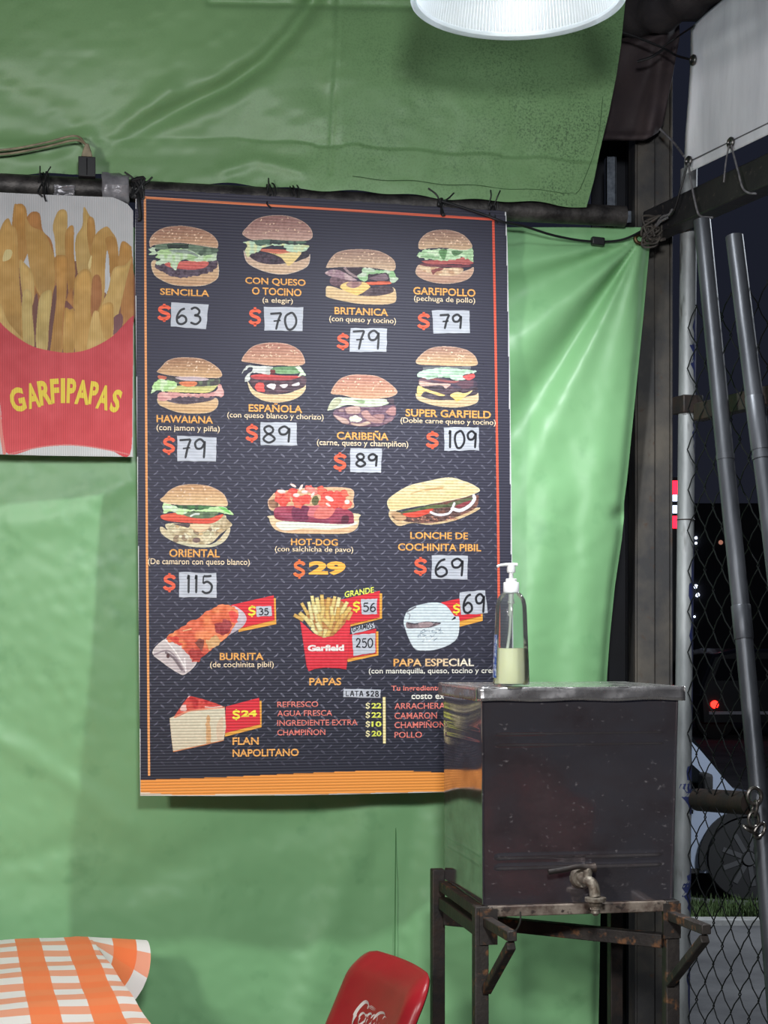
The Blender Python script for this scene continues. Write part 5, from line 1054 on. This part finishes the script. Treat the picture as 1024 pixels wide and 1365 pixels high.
# ================================================================ soap bottle on the lid
bt = thing('pump_bottle', tk(0, 0, 0)*0+pt(681.5, 914.5, 3.13), 'clear pump bottle half full of pale gel on the tank lid', 'bottle')
BC = pt(681.5, 914.5, 3.13); BC.z = T0.z+TH+.031; bt.location = BC
k_ = 3.13/F; M_pet = thin_mat('clear_plastic', (240, 245, 243), diff=.05, rough=.06, ior=1.35)
ov = lambda r, z, an: r
pr = [(23.5, 0.6), (24.4, 2), (24.4, 6), (23.6, 30), (22.4, 60), (21.0, 95), (20.4, 106), (18.6, 114), (15.0, 120), (10.6, 124), (10.0, 126)]
b = MB(); b.lathe([(0.01, 1)]+[(r, z) for r, z in pr], Vector((0, 0, 0)), 48); b.v = [BC+v*k_ for v in b.v]; b.build('shell', M_pet, bt, angle=50)
M_gel = mat('pale_gel', (240, 238, 204), .35)
b = MB(); b.capped([(22.6, 2.0), (23.2, 4), (22.6, 28), (21.9, 48.6), (21.0, 49.2)], Vector((0, 0, 0)), 48); b.v = [BC+v*k_ for v in b.v]; b.build('gel', M_gel, bt, label='pale yellow gel'); M_gel.node_tree.nodes['Principled BSDF'].inputs['Subsurface Weight'].default_value = 1; M_gel.node_tree.nodes['Principled BSDF'].inputs['Subsurface Radius'].default_value = (.05, .05, .04)
M_wp = mat('white_plastic', (236, 236, 236), .35)
def turned(name, prof, m, parent, lab=None):
    q = MB(); q.capped(prof, Vector((0, 0, 0)), 36); q.v = [BC+v*k_ for v in q.v]; return q.build(name, m, parent, lab, angle=35)
cap = turned('collar', [(10.6, 122.5), (10.6, 136), (10.0, 137), (7.6, 137.2), (7.6, 141), (6.6, 141.8), (3.2, 142), (2.8, 150)], M_wp, bt, 'white screw collar')
pump = turned('pump_head', [(2.6, 149), (5.6, 150), (5.8, 154), (5.2, 160), (3.0, 161)], M_wp, bt, 'white pump head')
b = MB(); q = lambda x, y, z: BC+(D*x+N*y+UP*z)*k_
b.tube(smoothline([q(8.5, 0, 160.4), q(2, 0, 160.8), q(-8, -2, 160.2), q(-17, -4, 159), q(-20.5, -4.5, 157)], 5), [2.2*k_]*8+[2.0*k_]*6+[1.7*k_]*7, 10); b.build('nozzle', M_wp, pump)
M_tube = mat('frosted_tube', (226, 230, 220), .3, trans=.3)
b = MB(); b.tube([q(0, 0, 134), q(0, 0, 112)], 3.6*k_, 12); b.tube([q(0, 0, 112), q(-.2, 0, 108.5)], 4.6*k_, 12); b.tube([q(-.4, 0, 108), q(-.6, 0, 92)], 3.2*k_, 12); b.tube(smoothline([q(-.6, 0, 93), q(-2, 0, 70), q(-5, 0, 48.9)], 6), 2.1*k_, 10); b.build('dip_tube', M_tube, bt)
M_bl = mat('blue_label_ink', (40, 82, 168), .4, c2=(190, 206, 226), scale=150, lo=.42, hi=.58); P = []
for j in range(14):
    z = 10+j*4.4; r = np.interp(z, [2, 30, 60, 95], [24.6, 23.8, 22.6, 21.2]); P.append([BC+Vector((math.cos(a_), math.sin(a_), 0))*r*1.012*k_+UP*z*k_ for a_ in np.linspace(math.radians(160), math.radians(212), 8)])
MB().grid(P).build('label_print', M_bl, bt, label='blue printed label at its left side')

# ================================================================ table and gingham cloth
TZ = .770; TT = math.atan(.272); tv = Vector((-math.sin(TT), math.cos(TT), 0)); tu = Vector((math.cos(TT), math.sin(TT), 0))   # table's own axes
FC = pt(117, 1248.5, (H-TZ)*F/(1248.5-HY))         # its far right corner
def tb(u, v, z=TZ): p_ = FC+tu*u+tv*v; return Vector((p_.x, p_.y, z))
def gingham():
    m = bpy.data.materials.new('orange_gingham'); m.use_nodes = True; t = m.node_tree; n = t.nodes; k = t.links; b_ = n['Principled BSDF']
    g = n.new('ShaderNodeNewGeometry'); fs_ = []
    at = n.new('ShaderNodeAttribute'); at.attribute_name = 'cloth'
    sx = n.new('ShaderNodeSeparateXYZ'); k.new(at.outputs['Vector'], sx.inputs[0])
    for i, (cell, ph) in enumerate(((.0545, 0.0), (.0545, .5))):
        a = n.new('ShaderNodeMath'); a.operation = 'MULTIPLY_ADD'; a.inputs[1].default_value = 1/(2*cell); a.inputs[2].default_value = ph; k.new(sx.outputs[i], a.inputs[0])
        f = n.new('ShaderNodeMath'); f.operation = 'FRACT'; k.new(a.outputs[0], f.inputs[0])
        c = n.new('ShaderNodeMath'); c.operation = 'GREATER_THAN'; c.inputs[1].default_value = .5; k.new(f.outputs[0], c.inputs[0]); fs_.append(c)
    s = n.new('ShaderNodeMath'); s.operation = 'MULTIPLY_ADD'; s.inputs[1].default_value = .72; k.new(fs_[0].outputs[0], s.inputs[0])
    h = n.new('ShaderNodeMath'); h.operation = 'MULTIPLY'; h.inputs[1].default_value = .48; k.new(fs_[1].outputs[0], h.inputs[0]); k.new(h.outputs[0], s.inputs[2])
    r = n.new('ShaderNodeValToRGB'); k.new(s.outputs[0], r.inputs[0]); e = r.color_ramp.elements
    e[0].position = 0; e[0].color = L4((222, 214, 208)); e[1].position = 1.0; e[1].color = L4((236, 116, 66)); x = e.new(.48); x.color = L4((226, 150, 120)); x = e.new(.72); x.color = L4((232, 124, 76))
    k.new(r.outputs[0], b_.inputs['Base Color']); b_.inputs['Roughness'].default_value = .5; b_.inputs['Specular IOR Level'].default_value = .35
    return m
M_ging = gingham()
def cloth():
    V, UV, Fs = [], [], []
    def patch(fn, nu, nv):
        n0 = len(V)
        for j in range(nv+1):
            for i in range(nu+1): p_, uv = fn(i/nu, j/nv); V.append(p_); UV.append(uv)
        for j in range(nv):
            for i in range(nu): a_ = n0+j*(nu+1)+i; Fs.append((a_, a_+1, a_+nu+2, a_+nu+1))
    LEN, WID = 1.15, .80
    def edge(v): return .020*math.sin(v*2.2)*0+.05*v**.7*.9      # right edge bows outwards towards the viewer
    def top(a_, c_):
        v = c_*LEN; u = -WID+(WID+edge(v))*a_
        z = TZ+.0035+.0022*math.sin(v*22+u*9)+.0015*math.sin(u*31)-.004*max(0, a_-.97)/.03
        return tb(u, -v, z), (u, -v)
    patch(top, 120, 140)
    def flap(a_, c_):                               # right-hand overhang: stiff and lifted by the tarp at the far corner, hanging further on
        v = c_*LEN; e_ = edge(v); s_ = a_*.135; lift = math.exp(-(v/.16)**2)
        ang = math.radians(-86)*(1-lift)+math.radians(-6)*lift; du = s_*math.cos(ang); dz = s_*math.sin(ang)
        return tb(e_+du+.010*math.sin(v*14)*a_*(1-lift), -v-.0*a_, TZ-.0005+dz), (e_+s_, -v)
    patch(flap, 16, 140)
    def near(a_, c_): return tb(-WID+(WID+edge(LEN))*a_, -LEN-.004*c_, TZ-.001-.15*c_), (-WID+WID*a_, -LEN-.15*c_)
    patch(near, 60, 12)
    c_ = tb(-WID/2, -LEN/2); me = bpy.data.meshes.new('tablecloth'); me.from_pydata([tuple(p_-c_) for p_ in V], [], Fs)
    at = me.attributes.new('cloth', 'FLOAT_VECTOR', 'POINT'); at.data.foreach_set('vector', np.array([(a_, b_, 0) for a_, b_ in UV], np.float32).ravel())
    me.polygons.foreach_set('use_smooth', [True]*len(me.polygons)); me.materials.append(M_ging); o = bpy.data.objects.new('tablecloth', me); COL.objects.link(o); o.location = c_
    return tagged(o, 'orange and white gingham cloth on the table at lower left', 'tablecloth')
cloth()
table = thing('dining_table', tb(-.39, -.55, 0), 'small table under the orange gingham cloth', 'table'); M_tt = mat('table_laminate', (120, 96, 74), .5, c2=(96, 74, 56), scale=6)
MB().box(tb(-.79, -1.14, TZ-.026), tu*.785, tv*1.13, UP*.0245).build('tabletop', M_tt, table, bevel=.003)
for u, v in ((-.74, -1.09), (-.05, -1.09), (-.74, -.06), (-.05, -.06)): MB().box(tb(u, v, 0)-tu*.018-tv*.018, tu*.036, tv*.036, UP*(TZ-.027)).build('leg', M_iron, table, bevel=.002)

# ================================================================ red plastic chair
M_red = mat('red_plastic', (156, 30, 38), .34, c2=(136, 28, 34), scale=5, bump=.05, bscale=200, spec=.5)
ca = pt(482, 1271, 3.34); cb = pt(556, 1300, 3.09)
cw = (cb-ca); cw.z = 0; CWID = .36; cw.normalize(); cn = Vector((-cw.y, cw.x, 0))      # cn: backwards
if cn.x < 0: cn = -cn
mid = (ca+cb)/2; ctop = Vector((mid.x, mid.y, (ca.z+cb.z)/2))
chair = thing('plastic_chair', Vector((ctop.x, ctop.y, 0))-cn*.30, 'red plastic chair with a white script logo by the tarp', 'chair')
rec = math.tan(math.radians(25))
def bk(a_, h_):                                     # a: -1..1 across, h: metres down from the top edge
    cur = .030*(1-a_*a_)                            # dished back
    return ctop+cw*(a_*CWID/2)-cn*(h_*rec)+cn*(cur-.015)-UP*h_
def bmask(a_, h_): return True
def backshell(off):
    P = []; nh, na = 30, 28; HB = .36
    for j in range(nh+1):
        h_ = HB*(j/nh)**1.3; row = []
        rr_ = .058; h_ = h_ if j else 0.0; lim = 1.0 if h_ > rr_ else (CWID/2-rr_+math.sqrt(max(0, rr_**2-(rr_-h_)**2)))/(CWID/2)
        for i in range(na+1):
            a_ = -1+2*i/na; e_ = abs(a_); xe = e_*lim*CWID/2; ex_, ey_ = max(0, xe-(CWID/2-rr_)), max(0, rr_-h_); dist = (rr_-math.hypot(ex_, ey_)) if ex_ > 0 and ey_ > 0 else min(CWID/2-xe, h_); roll = .030*max(0, 1-dist/.042)**2
            row.append(bk(a_*lim, h_)+cn*(roll+off))
        P.append(row)
    return P
MB().grid(backshell(0)).build('backrest', M_red, chair, angle=180, solid=.006)
def seatp(a_, d_): return Vector((ctop.x, ctop.y, 0))-cn*(.36*rec+.0+d_)+cw*(a_*.20)+UP*(.435-.012*math.sin(PI*(a_+1)/2)*math.sin(PI*min(1, d_/.4)))
MB().grid([[seatp(-1+2*i/16, -.005+.42*j/16) for i in range(17)] for j in range(17)]).build('seat', M_red, chair, angle=180, solid=.012)
for sa in (-1, 1):
    s0 = bk(sa*.92, .35); MB().bar(s0+UP*.02, seatp(sa*.92, .0)-UP*.0, .05, .014, cn).build('back_post', M_red, chair, bevel=.003)
    for d_, sp_ in ((.02, -.05), (.38, .04)):
        t0 = seatp(sa*.9, d_); t1 = Vector((t0.x, t0.y, 0))+cw*sa*.03-cn*sp_; MB().tube([t1, t0-UP*.008], [.016, .021], 12).build('leg', M_red, chair)
# the white script, drawn as strokes on the backrest
M_logo = mat('white_ink', (214, 206, 200), .45)
def on_back(px, py):                                # where a sight line meets the dished back, found by walking along it
    best = None
    for it in range(1):
        lo, hi = 2.7, 3.6
        f = lambda Y: (lambda q_: ((q_-ctop).dot(cn)+((ctop.z-q_.z))*rec)-(.030*(1-min(1, ((q_-ctop).dot(cw)/(CWID/2))**2))-.015))(pt(px, py, Y))
        for _ in range(50):
            m_ = (lo+hi)/2
            if f(m_) > 0: hi = m_
            else: lo = m_
    return pt(px, py, lo-.006)
def script(pts, wd):
    P_ = [Vector(on_back(420+x/5.689, 1250+y/5.689)) for x, y in smoothline(pts, 6)]; n_ = len(P_); V = []
    for i, p_ in enumerate(P_):
        d_ = (P_[min(i+1, n_-1)]-P_[max(i-1, 0)]).normalized(); s_ = d_.cross(cn).normalized(); w_ = 2.7*wd*(.6+.45*math.sin(PI*min(1, max(0, i/(n_-1)*.9+.08)))); V += [p_+s_*w_/2, p_-s_*w_/2]
    return V, [(2*i, 2*i+1, 2*i+3, 2*i+2) for i in range(n_-1)]
b = MB()
for pts, wd in (([(395, 540), (402, 508), (380, 500), (340, 535), (300, 590), (280, 650), (290, 700), (330, 712), (372, 690)], .0052), ([(385, 592), (366, 578), (340, 600), (326, 645), (338, 668), (366, 645), (388, 592), (404, 610)], .0036),
                ([(432, 600), (424, 584), (400, 600), (384, 650), (396, 676), (426, 650)], .0036), ([(462, 604), (450, 594), (428, 620), (422, 664), (440, 676), (462, 640), (470, 600), (462, 650), (474, 676), (492, 650)], .0036),
                ([(530, 600), (520, 584), (490, 588), (455, 620), (440, 670), (450, 712), (486, 716)], .0050), ([(540, 616), (528, 610), (512, 640), (508, 676), (530, 676), (545, 630)], .0034), ([(566, 560), (548, 640), (552, 690)], .0032),
                ([(410, 520), (424, 530), (440, 540), (456, 556)], .0016), ([(420, 515), (440, 528), (462, 546)], .0012), ([(410, 532), (430, 546), (446, 556)], .0012)):
    v_, f_ = script(pts, wd); b.add(v_, f_)
b.build('script_logo', M_logo, chair, label='white script logo')

# a second chair of the kind stands behind the viewer's right; the tank mirrors it
dn = (pt(672, 1130, 3.12)-Vector((0, 0, H))).normalized(); rf = dn-2*dn.dot(N)*N; q_ = pt(672, 1130, 3.12)+rf*4.0
ang_ = math.atan2(rf.y, rf.x)-math.atan2(cn.y, cn.x)
ch2 = chair.copy(); COL.objects.link(ch2); Rz = Matrix.Rotation(ang_, 3, 'Z'); off_ = Rz @ (Vector((ctop.x, ctop.y, 0))-chair.location)
ch2.location = Vector((q_.x, q_.y, 0))-off_; ch2.rotation_euler = (0, 0, ang_); ch2['label'] = "red plastic chair mirrored low in the steel tank's front"; chair['group'] = ch2['group'] = 'red plastic chairs'
for o in list(chair.children): k2 = o.copy(); COL.objects.link(k2); k2.parent = ch2
# ================================================================ out in the street
CY = 10.0; cz = lambda py: H-(py-HY)/F*CY; cxx = lambda px: (px-CX)/F*CY
M_car = mat('pale_blue_grey_paint', (150, 160, 178), .25, .3, spec=.6, coat=.6); M_glass = mat('dark_car_glass', (14, 16, 18), .06, spec=.8); M_tyre = mat('tyre_rubber', (28, 28, 29), .85); M_hub = mat('dull_wheel_rim', (92, 92, 94), .4, .6)
car = thing('car', (1.6, CY+.75, -.2), 'pale blue-grey car parked beyond the wire fence', 'car')
prof = [(-1.0, .17), (-1.0, .50), (-.95, .62), (-.35, .70), (.15, 1.13), (.5, 1.22), (1.1, 1.24), (1.62, 1.20), (1.95, 1.02), (2.19, .74), (2.34, .62), (2.75, .52), (3.02, .36), (3.08, .22), (3.02, .17)]
sz = .2; f_ = lambda q: [(x, z_-sz) for x, z_ in q]
b = MB(); W_ = 1.55; n_ = len(prof); rows = []
for y_, sc_, dz_ in ((CY, .0, 0), (CY+.02, .0, .0), (CY+W_-.02, 0, 0), (CY+W_, 0, 0)):
    rows.append([Vector((x, y_+(max(0, z_-.62)*.28 if y_ < CY+.7 else -max(0, z_-.62)*.28), z_-sz)) for x, z_ in smoothline(prof, 4)])
b.grid(rows); m_ = len(rows[0]); b.add(rows[0], [tuple(range(m_))]); b.add(rows[-1], [tuple(reversed(range(m_)))]); b.build('body', M_car, car, angle=35, bevel=.02)
def sidewin(poly, name='window'):
    b_ = MB().prism([Vector((x, CY-.012+max(0, z_-.62)*.28, z_-sz)) for x, z_ in poly], (0, .02, 0)); return b_.build(name, M_glass, car, bevel=.004)
sidewin([(.2, .70), (.42, 1.10), (1.08, 1.15), (1.08, .72)]); sidewin([(1.16, .72), (1.16, 1.15), (1.58, 1.11), (1.86, .96), (2.07, .76), (2.07, .70)])
MB().prism([Vector((x, CY+.3, z_-sz)) for x, z_ in [(1.66, 1.20), (1.97, 1.03), (2.20, .75), (2.22, .755), (1.99, 1.05), (1.68, 1.22)]], (0, .95, 0)).build('windscreen', M_glass, car)
b = MB(); b.cbox((2.02, CY-.10, .70-sz+.06), (.035, 0, 0), (0, .08, 0), (0, 0, .055)); b.build('mirror', M_tyre, car, bevel=.02)
b = MB(); b.cbox((2.90, CY+.05, .42-sz), (.10, 0, 0), (0, .06, 0), (0, 0, .06)); b.build('headlamp', M_hub, car, bevel=.02)
b = MB(); b.cbox((1.9, CY-.01, .56-sz), (.06, 0, 0), (0, .012, 0), (0, 0, .012)); b.build('door_handle', M_tyre, car, bevel=.004)
b = MB(); b.box((.3, CY-.012, .17-sz), (1.70, 0, 0), (0, .02, 0), (0, 0, .03)); b.build('sill_trim', M_tyre, car)
RX = Matrix.Rotation(PI/2, 3, 'X')
for x in (-.35, 2.31):
    wc = Vector((x, CY+.16, .265-sz)); b = MB(); b.capped([(.20, -.19), (.255, -.185), (.262, -.16), (.262, .0), (.255, .03), (.20, .035)], wc, 40, R=RX.inverted()); wh = b.build('wheel', M_tyre, car)
    b = MB()
    b.lathe([(.185, .190), (.17, .178), (.06, .182), (.02, .186)], wc, 40, R=RX, fn=lambda r, z_, an: r*(1+.0*math.cos(an*5))); b.capped([(.045, .178), (.04, .20)], wc, 20, R=RX)
    for i in range(9): an = 2*PI*i/9; d_ = Vector((math.cos(an), 0, math.sin(an))); b.bar(wc+d_*.05-Vector((0, .186, 0)), wc+d_*.175-Vector((0, .186, 0)), .03, .014, (0, 1, 0))
    b.build('rim', M_hub, wh)
    b = MB(); b.prism([wc+Vector((math.cos(a_)*.315, -.19, math.sin(a_)*.315)) for a_ in np.linspace(-.25, PI+.25, 26)]+[wc+Vector((math.cos(a_)*.27, -.19, math.sin(a_)*.27)) for a_ in np.linspace(PI+.25, -.25, 26)], (0, .1, 0)); b.build('wheel_arch', M_tyre, car)
# grass strip by the kerb
M_grass = mat('verge_grass', (70, 92, 46), .8, c2=(48, 62, 34), scale=8); b = MB(); rr = random.Random(2)
for i in range(5200):
    x, y = rr.uniform(1.2, 4.2), rr.uniform(9.24, 9.72); h_ = rr.uniform(.03, .10); a_ = rr.uniform(0, PI); d_ = Vector((math.cos(a_), math.sin(a_), 0))*.006; l_ = Vector((rr.uniform(-.03, .03), rr.uniform(-.03, .03), h_)); p_ = Vector((x, y, -.2))
    b.add([p_-d_, p_+d_, p_+d_*.5+l_*.6, p_+l_*1.05], [(0, 1, 2, 3)])
tagged(b.build('grass', M_grass, smooth=False), kind='stuff'); bpy.data.objects['grass']['label'] = 'low verge grass between kerb and parked car'
# a dark car further off with its tail lamps lit
M_dcar = mat('black_car_paint', (22, 22, 26), .3, coat=.5); M_red_l = mat('lit_tail_lamp', (120, 8, 8), .4, emis=(255, 30, 22), estr=7)
c2 = thing('car', (5.0, 26.9, -.2), 'dark far car with lit red tail lamps', 'car'); ox = (945-CX)/F*26
prof2 = [(-.85, .3), (-.88, .75), (-.84, .95), (-.66, 1.42), (-.3, 1.5), (.3, 1.5), (.66, 1.42), (.84, .95), (.88, .75), (.85, .3)]
c2.location = (ox+.75, 26.9, -.2)
b = MB(); b.grid([[Vector((ox+.75+x*s_, y_, z_*h_-.2)) for x, z_ in prof2] for y_, s_, h_ in ((26, .97, .96), (26.05, 1, 1), (28.8, 1, 1), (29.8, .9, .72))]); b.add([Vector((ox+.75+x*.97, 26, z_*.96-.2)) for x, z_ in prof2], [tuple(range(10))]); b.build('body', M_dcar, c2, bevel=.03)
MB().prism([Vector((ox+.75+x, 25.985, z_-.2)) for x, z_ in [(-.68, .98), (-.55, 1.34), (.55, 1.34), (.68, .98)]], (0, .02, 0)).build('rear_window', M_glass, c2)
for x in (-.66, .66): b = MB(); b.capped([(.02, -.03), (.060, -.02), (.065, .02)], Vector((ox+.75+x, 25.98, pt(0, 939, 26).z)), 20, R=RX); b.build('tail_lamp', M_red_l, c2)
for x in (-.6, .6): b = MB(); b.capped([(.25, -.1), (.31, -.08), (.31, .1), (.25, .12)], Vector((ox+.75+x, 26.3, .11)), 24, R=RX); b.build('wheel', M_tyre, c2)
b = MB(); b.box((ox-.0, 25.97, pt(0, 949, 26).z-.04), (1.5, 0, 0), (0, .03, 0), (0, 0, .05)); b.build('bumper_strip', mat('pale_strip', (168, 166, 172), .4), c2)
# lights of the far side of the street
M_lr = mat('red_sign_light', (160, 10, 20), .4, emis=(255, 24, 44), estr=5); M_lw = mat('white_window_light', (220, 226, 240), .4, emis=(214, 226, 255), estr=3)
fsn = thing('lit_sign', pt(899, 700, 30)-UP*.6, 'tall lit red and white sign glimpsed between the two posts', 'sign')
z0_ = pt(0, 708, 30).z; x0_ = pt(895, 0, 30).x; wS = pt(908, 0, 30).x-x0_
MB().box((x0_-.02, 30.02, 0), (wS+.04, 0, 0), (0, .12, 0), (0, 0, pt(0, 636, 30).z)).build('case', M_dcar, fsn)
for y0, y1, m in ((640, 659, M_lr), (659, 668, M_lw), (673, 684, M_lw), (687, 704, M_lr)): MB().box((x0_, 30, pt(0, y1, 30).z), (wS, 0, 0), (0, .03, 0), (0, 0, pt(0, y0, 30).z-pt(0, y1, 30).z-.01)).build('panel', m, fsn)
lamps = [(899.5, 712, 6), (899.5, 725, 7), (899.5, 740, 9), (899, 757, 7), (928, 717, 4), (928, 724, 3.5), (928, 782, 6), (930, 793, 6), (926, 822, 3), (898, 782, 5), (896, 820, 3)]
for i, (x, y, r) in enumerate(lamps):
    q_ = pt(x, y, 33.97); b = MB(); R_ = r/F*34*.5; b.capped([(R_*.2, -.05), (R_*.8, -.04), (R_, .0), (R_*.7, .04)], q_, 14, R=RX); o = b.build('distant_lamp', M_lw)
    tagged(o, ('white lamp dot in the string under the red lit sign' if x < 910 else 'white lamp dot just right of the fence post'), 'lamp', 'lamp dots under the sign' if x < 910 else 'lamp dots beside the fence post')
q_ = pt(933, 921, 33.98); b = MB(); b.capped([(.01, -.03), (.045, 0), (.02, .03)], q_, 14, R=RX); tagged(b.build('distant_lamp', M_red_l), 'tiny red light above the far tail lamp', 'lamp')
q_ = pt(961, 723, 33.98); b = MB(); b.capped([(.01, -.03), (.05, 0), (.02, .03)], q_, 14, R=RX); tagged(b.build('distant_lamp', mat('dim_amber', (120, 80, 60), .4, emis=(190, 130, 110), estr=.6)), 'dim amber light right of the fence post', 'lamp')
